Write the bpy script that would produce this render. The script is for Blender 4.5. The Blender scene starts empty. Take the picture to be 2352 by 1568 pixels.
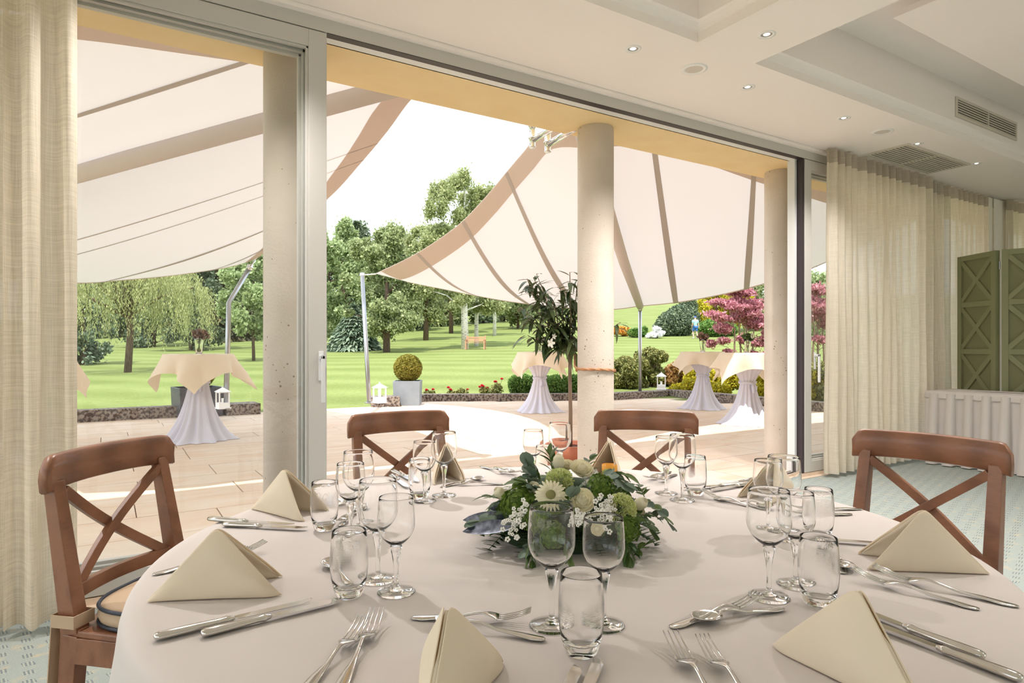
import bpy, bmesh, math, random
import numpy as np
from mathutils import Vector, Matrix
C = bpy.context.scene.collection
scene = bpy.context.scene
PI = math.pi

# ------------------------------------------------------------------ camera
EYE, FPX, CXP, HYP = 1.18, 1471.0, 1176.0, 798.0     # eye height, focal length and horizon in pixels of 2352x1568
TH = math.atan2(3500 - 1176, FPX)                    # the window wall runs along X, outdoors is +Y
SN, CN = math.sin(TH), math.cos(TH)
def w2(X, Z): return (X*SN + Z*CN, -X*CN + Z*SN)
def at(px, py, z=0.0):
    Z = (z-EYE)*FPX/(HYP-py); x, y = w2((px-CXP)/FPX*Z, Z)
    return Vector((x, y, z))
def atd(px, py, Z):
    x, y = w2((px-CXP)/FPX*Z, Z)
    return Vector((x, y, EYE+(HYP-py)/FPX*Z))
def onwy(px, py, wy):
    r = (px-CXP)/FPX; Z = wy/(SN-r*CN); x, y = w2(r*Z, Z)
    return Vector((x, wy, EYE+(HYP-py)/FPX*Z))
cam = bpy.data.objects.new('camera', bpy.data.cameras.new('camera')); C.objects.link(cam)
cam.data.sensor_width = 36; cam.data.lens = FPX/2352*36; cam.data.shift_y = (HYP-784)/2352
cam.data.clip_end = 900; cam.data.clip_start = .05
fwd = Vector((CN, SN, 0)); right = Vector((SN, -CN, 0)); up = Vector((0, 0, 1))
cam.matrix_world = Matrix(((right.x, up.x, -fwd.x, 0), (right.y, up.y, -fwd.y, 0), (right.z, up.z, -fwd.z, EYE), (0, 0, 0, 1)))
scene.camera = cam

# ------------------------------------------------------------------ sky, sun, exposure
SKY, SUN, EXPO, LAMP = 1.5, 3.0, 1.0, 78.0
world = bpy.data.worlds.new('world'); scene.world = world; world.use_nodes = True
nt = world.node_tree; nt.nodes.clear(); L = nt.links.new
out = nt.nodes.new('ShaderNodeOutputWorld'); bg = nt.nodes.new('ShaderNodeBackground')
tc = nt.nodes.new('ShaderNodeTexCoord'); nz = nt.nodes.new('ShaderNodeTexNoise'); mp = nt.nodes.new('ShaderNodeMapping')
mp.inputs['Scale'].default_value = (1.6, 1.6, 4.0); nz.inputs['Scale'].default_value = 1.3; nz.inputs['Detail'].default_value = 6
rp = nt.nodes.new('ShaderNodeValToRGB'); rp.color_ramp.elements[0].position = .38; rp.color_ramp.elements[1].position = .62
rp.color_ramp.elements[0].color = (.56, .67, .80, 1); rp.color_ramp.elements[1].color = (.98, .98, .98, 1)
L(tc.outputs['Generated'], mp.inputs['Vector']); L(mp.outputs['Vector'], nz.inputs['Vector']); L(nz.outputs['Fac'], rp.inputs['Fac'])
L(rp.outputs['Color'], bg.inputs['Color']); bg.inputs['Strength'].default_value = SKY; L(bg.outputs['Background'], out.inputs['Surface'])
sun = bpy.data.objects.new('sun', bpy.data.lights.new('sun', 'SUN')); C.objects.link(sun)
sun.data.energy = SUN; sun.data.angle = math.radians(.6); sun.data.color = (1, .965, .91)
SUNDIR = Vector((.34, .35, -1.0)).normalized()
sun.rotation_euler = SUNDIR.to_track_quat('-Z', 'Y').to_euler()
sun.location = (-8, -8, 24)
scene.view_settings.view_transform = 'Standard'; scene.view_settings.look = 'None'
scene.view_settings.exposure = EXPO; scene.view_settings.gamma = 1; scene.view_settings.use_curve_mapping = False
cy = scene.cycles
cy.max_bounces = 24; cy.diffuse_bounces = 5; cy.glossy_bounces = 6; cy.transmission_bounces = 24; cy.transparent_max_bounces = 24
cy.caustics_reflective = False; cy.caustics_refractive = True; cy.sample_clamp_indirect = 6; cy.use_denoising = True
cy.blur_glossy = .5

# ------------------------------------------------------------------ materials
def lin(r, g, b): return tuple(((v/255)/12.92 if v/255 <= .04045 else ((v/255+.055)/1.055)**2.4) for v in (r, g, b)) + (1,)
def mat(name, col, rough=.6, metal=0., noise=None, bump=None, spec=None, coat=0., sheen=0., co='Object'):
    """noise=(scale, col2, lo, hi[, stretch]); bump=(scale, strength[, stretch])"""
    m = bpy.data.materials.new(name); m.use_nodes = True; n = m.node_tree; p = n.nodes['Principled BSDF']; l = n.links.new
    p.inputs['Base Color'].default_value = col; p.inputs['Roughness'].default_value = rough; p.inputs['Metallic'].default_value = metal
    if spec is not None: p.inputs['Specular IOR Level'].default_value = spec
    p.inputs['Coat Weight'].default_value = coat; p.inputs['Sheen Weight'].default_value = sheen
    t = n.nodes.new('ShaderNodeTexCoord')
    def nzn(s, st=None, det=6):
        mpn = n.nodes.new('ShaderNodeMapping'); a = n.nodes.new('ShaderNodeTexNoise')
        mpn.inputs['Scale'].default_value = st or (1, 1, 1); a.inputs['Scale'].default_value = s; a.inputs['Detail'].default_value = det
        l(t.outputs[co], mpn.inputs['Vector']); l(mpn.outputs['Vector'], a.inputs['Vector']); return a
    if noise:
        a = nzn(noise[0], noise[4] if len(noise) > 4 else None); r = n.nodes.new('ShaderNodeValToRGB')
        r.color_ramp.elements[0].position = noise[2]; r.color_ramp.elements[1].position = noise[3]
        r.color_ramp.elements[0].color = noise[1]; r.color_ramp.elements[1].color = col
        l(a.outputs['Fac'], r.inputs['Fac']); l(r.outputs['Color'], p.inputs['Base Color'])
    if bump:
        a = nzn(bump[0], bump[2] if len(bump) > 2 else None, 4); b = n.nodes.new('ShaderNodeBump')
        b.inputs['Strength'].default_value = bump[1]; b.inputs['Distance'].default_value = .01
        l(a.outputs['Fac'], b.inputs['Height']); l(b.outputs['Normal'], p.inputs['Normal'])
    return m
def fabric(name, col, trans=.35, col2=None, weave=0., rough=.9, tcol=None, alpha=0.):
    """cloth that lets part of the light through; weave = visible slubs in the threads"""
    m = bpy.data.materials.new(name); m.use_nodes = True; n = m.node_tree; n.nodes.clear(); l = n.links.new
    o = n.nodes.new('ShaderNodeOutputMaterial'); d = n.nodes.new('ShaderNodeBsdfDiffuse'); tr = n.nodes.new('ShaderNodeBsdfTranslucent'); mx = n.nodes.new('ShaderNodeMixShader')
    d.inputs['Color'].default_value = col; tr.inputs['Color'].default_value = tcol or col; mx.inputs['Fac'].default_value = trans
    l(d.outputs[0], mx.inputs[1]); l(tr.outputs[0], mx.inputs[2]); last = mx
    if weave:
        t = n.nodes.new('ShaderNodeTexCoord'); h = []
        for st in ((6, 6, 260), (260, 260, 5)):
            mpn = n.nodes.new('ShaderNodeMapping'); a = n.nodes.new('ShaderNodeTexNoise'); a.inputs['Scale'].default_value = 1; a.inputs['Detail'].default_value = 3
            mpn.inputs['Scale'].default_value = st; l(t.outputs['Object'], mpn.inputs['Vector']); l(mpn.outputs['Vector'], a.inputs['Vector']); h.append(a)
        ad = n.nodes.new('ShaderNodeMath'); ad.operation = 'ADD'; l(h[0].outputs['Fac'], ad.inputs[0]); l(h[1].outputs['Fac'], ad.inputs[1])
        r = n.nodes.new('ShaderNodeMapRange'); r.inputs['From Min'].default_value = .75; r.inputs['From Max'].default_value = 1.25
        r.inputs['To Min'].default_value = 1-weave; r.inputs['To Max'].default_value = 1+weave*.4; l(ad.outputs[0], r.inputs['Value'])
        for s, c in ((d, col), (tr, tcol or col)):
            v = n.nodes.new('ShaderNodeVectorMath'); v.operation = 'SCALE'; v.inputs[0].default_value = c[:3]; l(r.outputs[0], v.inputs['Scale']); l(v.outputs[0], s.inputs['Color'])
    if alpha:
        tp = n.nodes.new('ShaderNodeBsdfTransparent'); m2 = n.nodes.new('ShaderNodeMixShader'); m2.inputs['Fac'].default_value = alpha
        l(last.outputs[0], m2.inputs[1]); l(tp.outputs[0], m2.inputs[2]); last = m2
    l(last.outputs[0], o.inputs['Surface']); return m
def leafmat(name, c1, c2, trans=.35, rough=.55, island=True):
    m = bpy.data.materials.new(name); m.use_nodes = True; n = m.node_tree; n.nodes.clear(); l = n.links.new
    o = n.nodes.new('ShaderNodeOutputMaterial'); d = n.nodes.new('ShaderNodeBsdfPrincipled'); tr = n.nodes.new('ShaderNodeBsdfTranslucent'); mx = n.nodes.new('ShaderNodeMixShader')
    d.inputs['Roughness'].default_value = rough; d.inputs['Specular IOR Level'].default_value = .3; mx.inputs['Fac'].default_value = trans
    g = n.nodes.new('ShaderNodeNewGeometry'); r = n.nodes.new('ShaderNodeValToRGB')
    r.color_ramp.elements[0].color = c1; r.color_ramp.elements[1].color = c2
    if island: l(g.outputs['Random Per Island'], r.inputs['Fac'])
    else:
        oi = n.nodes.new('ShaderNodeObjectInfo'); l(oi.outputs['Random'], r.inputs['Fac'])
    l(r.outputs[0], d.inputs['Base Color']); l(r.outputs[0], tr.inputs['Color']); l(d.outputs[0], mx.inputs[1]); l(tr.outputs[0], mx.inputs[2]); l(mx.outputs[0], o.inputs['Surface'])
    return m
def paneglass(name, tint=(.95, .965, .96, 1), refl=1.0):
    m = bpy.data.materials.new(name); m.use_nodes = True; n = m.node_tree; n.nodes.clear(); l = n.links.new
    o = n.nodes.new('ShaderNodeOutputMaterial'); t = n.nodes.new('ShaderNodeBsdfTransparent'); g = n.nodes.new('ShaderNodeBsdfGlossy'); mx = n.nodes.new('ShaderNodeMixShader'); f = n.nodes.new('ShaderNodeFresnel')
    t.inputs['Color'].default_value = tint; g.inputs['Roughness'].default_value = .01; f.inputs['IOR'].default_value = 1.5
    mu = n.nodes.new('ShaderNodeMath'); mu.operation = 'MULTIPLY'; mu.inputs[1].default_value = refl; mu.use_clamp = True
    ge = n.nodes.new('ShaderNodeNewGeometry'); ir = n.nodes.new('ShaderNodeMapRange'); ir.inputs['To Min'].default_value = 1.5; ir.inputs['To Max'].default_value = 1/1.5; l(ge.outputs['Backfacing'], ir.inputs['Value']); l(ir.outputs[0], f.inputs['IOR'])
    l(f.outputs[0], mu.inputs[0]); l(mu.outputs[0], mx.inputs['Fac']); l(t.outputs[0], mx.inputs[1]); l(g.outputs[0], mx.inputs[2]); l(mx.outputs[0], o.inputs['Surface']); return m
def clearglass(name, rings=False):
    m = bpy.data.materials.new(name); m.use_nodes = True; n = m.node_tree; n.nodes.clear(); l = n.links.new
    o = n.nodes.new('ShaderNodeOutputMaterial'); g = n.nodes.new('ShaderNodeBsdfGlass'); g.inputs['IOR'].default_value = 1.36; g.inputs['Roughness'].default_value = 0
    l(g.outputs[0], o.inputs['Surface'])
    if rings:   # fine engraved wavy rings in the middle of the tumbler
        t = n.nodes.new('ShaderNodeTexCoord'); w = n.nodes.new('ShaderNodeTexWave'); w.bands_direction = 'Z'; w.inputs['Scale'].default_value = 170; w.inputs['Distortion'].default_value = 9; w.inputs['Detail'].default_value = 0; w.inputs['Detail Scale'].default_value = .25
        b = n.nodes.new('ShaderNodeBump'); b.inputs['Distance'].default_value = .0006
        s = n.nodes.new('ShaderNodeSeparateXYZ'); r = n.nodes.new('ShaderNodeMapRange'); r.inputs['From Min'].default_value = .095; r.inputs['From Max'].default_value = .08; r.inputs['To Max'].default_value = .16
        r2 = n.nodes.new('ShaderNodeMapRange'); r2.inputs['From Min'].default_value = .045; r2.inputs['From Max'].default_value = .06
        mu = n.nodes.new('ShaderNodeMath'); mu.operation = 'MULTIPLY'
        l(t.outputs['Object'], w.inputs['Vector']); l(t.outputs['Object'], s.inputs[0]); l(s.outputs['Z'], r.inputs['Value']); l(s.outputs['Z'], r2.inputs['Value'])
        l(r.outputs[0], mu.inputs[0]); l(r2.outputs[0], mu.inputs[1]); l(mu.outputs[0], b.inputs['Strength']); l(w.outputs['Fac'], b.inputs['Height']); l(b.outputs[0], g.inputs['Normal'])
    return m
def emit(name, col, s):
    m = bpy.data.materials.new(name); m.use_nodes = True; n = m.node_tree; n.nodes.clear()
    o = n.nodes.new('ShaderNodeOutputMaterial'); e = n.nodes.new('ShaderNodeEmission'); e.inputs['Color'].default_value = col; e.inputs['Strength'].default_value = s
    n.links.new(e.outputs[0], o.inputs['Surface']); return m

M = dict(
 ceiling=mat('ceiling_paint', lin(250, 242, 237), .9, bump=(60, .05)),
 wall=mat('wall_paint', lin(236, 230, 220), .9, bump=(80, .06)),
 frame=mat('door_lacquer', lin(200, 196, 190), .45),
 frame_out=mat('door_lacquer_outside', lin(222, 222, 222), .45),
 gasket=mat('rubber_gasket', lin(52, 42, 46), .5),
 yellow=mat('yellow_render', lin(240, 216, 168), .9, noise=(5, lin(236, 210, 160), .35, .65), bump=(40, .1)),
 facade=mat('facade_render', lin(225, 200, 150), .95),
 stone=mat('threshold_stone', lin(226, 205, 184), .5, noise=(6, lin(212, 188, 165), .35, .65)),
 kerb=mat('kerb_stone', lin(150, 138, 128), .9, noise=(22, lin(78, 66, 62), .42, .56), bump=(30, .6)),
 cloth=fabric('table_linen', lin(218, 210, 205), .05),
 napkin=fabric('cream_napkin', lin(243, 233, 212), .20, tcol=lin(245, 205, 110)),
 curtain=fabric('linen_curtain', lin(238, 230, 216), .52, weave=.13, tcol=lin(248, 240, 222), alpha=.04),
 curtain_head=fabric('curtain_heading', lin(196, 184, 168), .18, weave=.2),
 sail=fabric('sail_cloth', lin(210, 203, 200), .28, tcol=lin(204, 196, 192)),
 hem=fabric('sail_hem', lin(208, 190, 178), .26, tcol=lin(212, 190, 174)),
 seam=fabric('sail_seam', lin(188, 178, 172), .16),
 skirt=fabric('white_stretch_cloth', lin(226, 226, 240), .15, tcol=lin(220, 222, 245)),
 topcloth=fabric('cream_top_cloth', lin(236, 222, 202), .22, tcol=lin(240, 215, 175)),
 steel=mat('brushed_steel', (.42, .42, .43, 1), .3, 1.),
 chrome=mat('polished_steel', (.75, .75, .76, 1), .07, 1.),
 cutlery=mat('cutlery_steel', (.66, .64, .61, 1), .13, 1.),
 glass=clearglass('drinking_glass'), tumbler=clearglass('engraved_glass', True),
 vase=clearglass('vase_glass'),
 pane=paneglass('window_glass', (.955, .968, .962, 1), .9),
 green=mat('green_paint', lin(142, 144, 108), .6), green_in=mat('green_canvas', lin(134, 134, 100), .85),
 grille=mat('white_grille', lin(214, 206, 192), .5), dark=mat('dark_void', lin(60, 56, 50), .9),
 white=mat('white_enamel', lin(244, 242, 240), .4), diffuser=emit('lamp_diffuser', (1, .95, .88, 1), 1.0), near_curtain=fabric('linen_curtain_near', lin(222, 212, 194), .42, weave=.17, tcol=lin(234, 224, 204), alpha=.03), lamp_cup=mat('lamp_cup', lin(150, 146, 140), .5), speaker=mat('speaker_mesh', lin(214, 206, 196), .8),
 soil=mat('potting_soil', lin(92, 62, 50), 1, bump=(60, 1)), terracotta=mat('terracotta', lin(196, 128, 100), .85, noise=(9, lin(180, 108, 82), .35, .65)),
 zinc=mat('zinc_planter', lin(140, 148, 156), .55, noise=(5, lin(128, 136, 144), .3, .7)), darkpot=mat('dark_planter', lin(84, 84, 90), .5, noise=(6, lin(70, 70, 76), .3, .7)),
 bark=mat('tree_bark', lin(112, 92, 78), .95, noise=(9, lin(80, 64, 54), .35, .6, (3, 3, .6)), bump=(20, .8)),
 oleander_bark=mat('young_bark', lin(138, 116, 98), .8), rope=mat('hemp_rope', lin(186, 134, 96), .95, bump=(160, .6)),
 bench=mat('bench_wood', lin(186, 138, 108), .7), cushion=fabric('cushion_linen', lin(196, 172, 146), .05), piping=mat('navy_piping', lin(44, 50, 62), .6),
 lantern=mat('white_lantern', lin(246, 246, 246), .5), silver=mat('painted_leaf', lin(120, 126, 140), .35, .4, noise=(40, lin(60, 66, 80), .4, .6)),
)
def wood(name, c1, c2):
    m = bpy.data.materials.new(name); m.use_nodes = True; n = m.node_tree; p = n.nodes['Principled BSDF']; l = n.links.new
    t = n.nodes.new('ShaderNodeTexCoord'); mpn = n.nodes.new('ShaderNodeMapping'); mpn.inputs['Scale'].default_value = (1.3, 9, 5)
    w = n.nodes.new('ShaderNodeTexWave'); w.inputs['Scale'].default_value = 1.8; w.inputs['Distortion'].default_value = 7; w.inputs['Detail'].default_value = 4; w.inputs['Detail Scale'].default_value = .8
    a = n.nodes.new('ShaderNodeTexNoise'); a.inputs['Scale'].default_value = 30; mx = n.nodes.new('ShaderNodeMath'); mx.operation = 'MULTIPLY_ADD'; mx.inputs[1].default_value = .55
    m3 = n.nodes.new('ShaderNodeMath'); m3.operation = 'MULTIPLY'; m3.inputs[1].default_value = .45
    r = n.nodes.new('ShaderNodeValToRGB'); r.color_ramp.elements[0].color = c1; r.color_ramp.elements[1].color = c2; r.color_ramp.elements[0].position = .15; r.color_ramp.elements[1].position = .9
    l(t.outputs['Object'], mpn.inputs[0]); l(mpn.outputs[0], w.inputs[0]); l(mpn.outputs[0], a.inputs[0]); l(a.outputs['Fac'], m3.inputs[0]); l(w.outputs['Fac'], mx.inputs[0]); l(m3.outputs[0], mx.inputs[2])
    l(mx.outputs[0], r.inputs[0]); l(r.outputs[0], p.inputs['Base Color']); p.inputs['Roughness'].default_value = .38; p.inputs['Coat Weight'].default_value = .15
    return m
M['wood'] = wood('stained_wood', lin(116, 76, 54), lin(146, 98, 70))
def column_mat():
    m = mat('travertine_column', lin(212, 199, 186), .9, noise=(3, lin(200, 186, 171), .35, .7), bump=(70, .25)); n = m.node_tree; l = n.links.new; p = n.nodes['Principled BSDF']
    t = n.nodes.new('ShaderNodeTexCoord'); v = n.nodes.new('ShaderNodeTexVoronoi'); v.inputs['Scale'].default_value = 26; a = n.nodes.new('ShaderNodeTexNoise'); a.inputs['Scale'].default_value = 5
    # pits: only a few of the cells, sized at random
    r = n.nodes.new('ShaderNodeMath'); r.operation = 'LESS_THAN'; s = n.nodes.new('ShaderNodeMapRange'); s.inputs['From Min'].default_value = .42; s.inputs['From Max'].default_value = .75; s.inputs['To Min'].default_value = .0; s.inputs['To Max'].default_value = .22
    l(t.outputs['Object'], v.inputs[0]); l(t.outputs['Object'], a.inputs[0]); l(a.outputs['Fac'], s.inputs[0]); l(v.outputs['Distance'], r.inputs[0]); l(s.outputs[0], r.inputs[1])
    mx = n.nodes.new('ShaderNodeMixRGB'); src = p.inputs['Base Color'].links[0].from_socket; l(src, mx.inputs[1]); mx.inputs[2].default_value = lin(140, 118, 98); l(r.outputs[0], mx.inputs[0]); l(mx.outputs[0], p.inputs['Base Color'])
    return m
M['column'] = column_mat()
def slab_mat():
    m = mat('sandstone_slab', lin(222, 200, 176), .8, bump=(50, .15)); n = m.node_tree; l = n.links.new; p = n.nodes['Principled BSDF']
    t = n.nodes.new('ShaderNodeTexCoord'); oi = n.nodes.new('ShaderNodeObjectInfo'); g = n.nodes.new('ShaderNodeNewGeometry'); mpn = n.nodes.new('ShaderNodeMapping'); mpn.inputs['Scale'].default_value = (.7, 1.7, 1)
    a = n.nodes.new('ShaderNodeTexNoise'); a.inputs['Scale'].default_value = 1.4; a.inputs['Detail'].default_value = 5; a.inputs['Distortion'].default_value = 1.2
    off = n.nodes.new('ShaderNodeVectorMath'); off.operation = 'SCALE'; off.inputs[0].default_value = (17, 31, 5); l(oi.outputs['Random'], off.inputs['Scale']); l(off.outputs[0], mpn.inputs['Location'])
    r = n.nodes.new('ShaderNodeValToRGB'); r.color_ramp.elements[0].color = lin(208, 182, 158); r.color_ramp.elements[1].color = lin(214, 196, 178); r.color_ramp.elements[0].position = .35; r.color_ramp.elements[1].position = .6
    l(g.outputs['Position'], mpn.inputs['Vector']); l(mpn.outputs[0], a.inputs[0]); l(a.outputs['Fac'], r.inputs[0]); l(r.outputs[0], p.inputs['Base Color']); return m
M['slab'] = slab_mat()
def carpet_mat():
    m = mat('patterned_carpet', lin(168, 174, 166), 1., bump=(700, .5), sheen=.2); n = m.node_tree; l = n.links.new; p = n.nodes['Principled BSDF']
    g = n.nodes.new('ShaderNodeNewGeometry'); s = n.nodes.new('ShaderNodeSeparateXYZ'); mpn = n.nodes.new('ShaderNodeMapping'); mpn.inputs['Rotation'].default_value = (0, 0, .6)
    l(g.outputs['Position'], mpn.inputs[0]); l(mpn.outputs[0], s.inputs[0])
    def mt(op, a, b=None, c=None):
        q = n.nodes.new('ShaderNodeMath'); q.operation = op
        for i, v in enumerate((a, b, c)):
            if v is None: continue
            if isinstance(v, (int, float)): q.inputs[i].default_value = v
            else: l(v, q.inputs[i])
        return q.outputs[0]
    cw, ch = .105, .062
    row = mt('FLOOR', mt('DIVIDE', s.outputs['Y'], ch)); odd = mt('MULTIPLY', mt('MODULO', mt('ABSOLUTE', row), 2.0), cw*.5)
    fx = mt('SUBTRACT', mt('PINGPONG', mt('ADD', s.outputs['X'], odd), cw*.5), cw*.25); fy = mt('SUBTRACT', mt('FLOORED_MODULO', s.outputs['Y'], ch), ch*.5)
    ax, ay = mt('ABSOLUTE', fx), mt('ABSOLUTE', fy)
    inside = mt('LESS_THAN', mt('ADD', mt('MULTIPLY', mt('SUBTRACT', cw*.25, fx), 1.0), mt('MULTIPLY', ay, 1.3)), .030)
    ck = n.nodes.new('ShaderNodeTexChecker'); ck.inputs['Scale'].default_value = 1/.0085; l(mpn.outputs[0], ck.inputs['Vector']); ck.inputs['Color1'].default_value = lin(92, 106, 112); ck.inputs['Color2'].default_value = lin(178, 184, 170)
    a = n.nodes.new('ShaderNodeTexNoise'); a.inputs['Scale'].default_value = 16; l(mpn.outputs[0], a.inputs[0])
    b = n.nodes.new('ShaderNodeTexNoise'); b.inputs['Scale'].default_value = 260; l(mpn.outputs[0], b.inputs[0])
    r = n.nodes.new('ShaderNodeValToRGB'); r.color_ramp.elements[0].color = lin(156, 166, 159); r.color_ramp.elements[1].color = lin(182, 174, 148); r.color_ramp.elements[0].position = .55; r.color_ramp.elements[1].position = .72
    l(a.outputs['Fac'], r.inputs[0]); mx = n.nodes.new('ShaderNodeMixRGB'); l(inside, mx.inputs[0]); l(r.outputs[0], mx.inputs[1]); l(ck.outputs['Color'], mx.inputs[2])
    mm = n.nodes.new('ShaderNodeMixRGB'); mm.blend_type = 'MULTIPLY'; mm.inputs[0].default_value = 1; r2 = n.nodes.new('ShaderNodeMapRange'); r2.inputs['From Min'].default_value = .3; r2.inputs['From Max'].default_value = .7; r2.inputs['To Min'].default_value = .8; r2.inputs['To Max'].default_value = 1.1
    l(b.outputs['Fac'], r2.inputs[0]); l(mx.outputs[0], mm.inputs[1]); l(r2.outputs[0], mm.inputs[2]); l(mm.outputs[0], p.inputs['Base Color']); return m
M['carpet'] = carpet_mat()
def lawn_mat():
    m = mat('mown_grass', lin(150, 180, 90), 1., bump=(90, .5)); n = m.node_tree; l = n.links.new; p = n.nodes['Principled BSDF']; p.inputs['Specular IOR Level'].default_value = .1
    g = n.nodes.new('ShaderNodeNewGeometry'); mpn = n.nodes.new('ShaderNodeMapping'); mpn.inputs['Rotation'].default_value = (0, 0, -.75); w = n.nodes.new('ShaderNodeTexWave'); w.inputs['Scale'].default_value = .10; w.inputs['Distortion'].default_value = 5.5; w.inputs['Detail'].default_value = 2; w.inputs['Detail Scale'].default_value = .3; w.bands_direction = 'X'
    a = n.nodes.new('ShaderNodeTexNoise'); a.inputs['Scale'].default_value = .35; a.inputs['Detail'].default_value = 5; b = n.nodes.new('ShaderNodeTexNoise'); b.inputs['Scale'].default_value = 14; b.inputs['Detail'].default_value = 6
    l(g.outputs['Position'], mpn.inputs[0]); l(mpn.outputs[0], w.inputs[0]); l(g.outputs['Position'], a.inputs[0]); l(g.outputs['Position'], b.inputs[0])
    r = n.nodes.new('ShaderNodeValToRGB'); r.color_ramp.elements[0].color = LAWN1; r.color_ramp.elements[1].color = LAWN2; r.color_ramp.elements[0].position = .3; r.color_ramp.elements[1].position = .7
    ad = n.nodes.new('ShaderNodeMath'); ad.operation = 'MULTIPLY_ADD'; ad.inputs[1].default_value = .30; m3 = n.nodes.new('ShaderNodeMath'); m3.operation = 'MULTIPLY'; m3.inputs[1].default_value = .70
    l(a.outputs['Fac'], m3.inputs[0]); l(w.outputs['Fac'], ad.inputs[0]); l(m3.outputs[0], ad.inputs[2]); l(ad.outputs[0], r.inputs[0])
    mm = n.nodes.new('ShaderNodeMixRGB'); mm.blend_type = 'MULTIPLY'; mm.inputs[0].default_value = 1; r2 = n.nodes.new('ShaderNodeMapRange'); r2.inputs['From Min'].default_value = .3; r2.inputs['From Max'].default_value = .7; r2.inputs['To Min'].default_value = .82; r2.inputs['To Max'].default_value = 1.12
    l(b.outputs['Fac'], r2.inputs[0]); l(r.outputs[0], mm.inputs[1]); l(r2.outputs[0], mm.inputs[2]); l(mm.outputs[0], p.inputs['Base Color']); return m
LAWN1, LAWN2 = lin(106, 118, 64), lin(124, 134, 80)
M['lawn'] = lawn_mat()
def birch_mat():
    m = mat('birch_bark', lin(226, 222, 216), .8, noise=(7, lin(84, 78, 74), .36, .44, (.8, .8, 3.2))); return m
M['birch'] = birch_mat()

# ------------------------------------------------------------------ mesh helpers
def npmesh(name, V, F, smooth=False):
    V = np.asarray(V, dtype=np.float32); F = np.asarray(F, dtype=np.int32); k = F.shape[1]
    me = bpy.data.meshes.new(name); me.vertices.add(len(V)); me.vertices.foreach_set('co', V.ravel())
    me.loops.add(F.size); me.loops.foreach_set('vertex_index', F.ravel()); me.polygons.add(len(F))
    me.polygons.foreach_set('loop_start', np.arange(0, F.size, k, dtype=np.int32)); me.polygons.foreach_set('loop_total', np.full(len(F), k, dtype=np.int32))
    me.polygons.foreach_set('use_smooth', np.full(len(F), smooth)); me.update(); me.validate(); return me
def link(name, me, m=None, parent=None, loc=None, rz=None):
    o = bpy.data.objects.new(name, me); C.objects.link(o)
    if m is not None and len(me.materials) == 0: me.materials.append(m)
    if parent is not None: o.parent = parent
    if loc is not None: o.location = loc
    if rz is not None: o.rotation_euler[2] = rz
    return o
def tag(o, label=None, cat=None, group=None, kind=None):
    if label: o['label'] = label
    if cat: o['category'] = cat
    if group: o['group'] = group
    if kind: o['kind'] = kind
    return o
def thing(name, label, cat, loc=(0, 0, 0), rz=0., group=None, kind=None):
    o = bpy.data.objects.new(name, None); C.objects.link(o); o.location = loc; o.rotation_euler[2] = rz; o.empty_display_size = .1
    return tag(o, label, cat, group, kind)
def struct(name, loc=(0, 0, 0)): 
    o = bpy.data.objects.new(name, None); C.objects.link(o); o.location = loc; o['kind'] = 'structure'; return o
def dup(root, loc=None, rz=None, label=None, parent=None):
    c = root.copy(); C.objects.link(c)
    if parent is not None: c.parent = parent
    if loc is not None: c.location = loc
    if rz is not None: c.rotation_euler[2] = rz
    if label: c['label'] = label
    for ch in root.children: dup(ch, parent=c)
    return c
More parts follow.
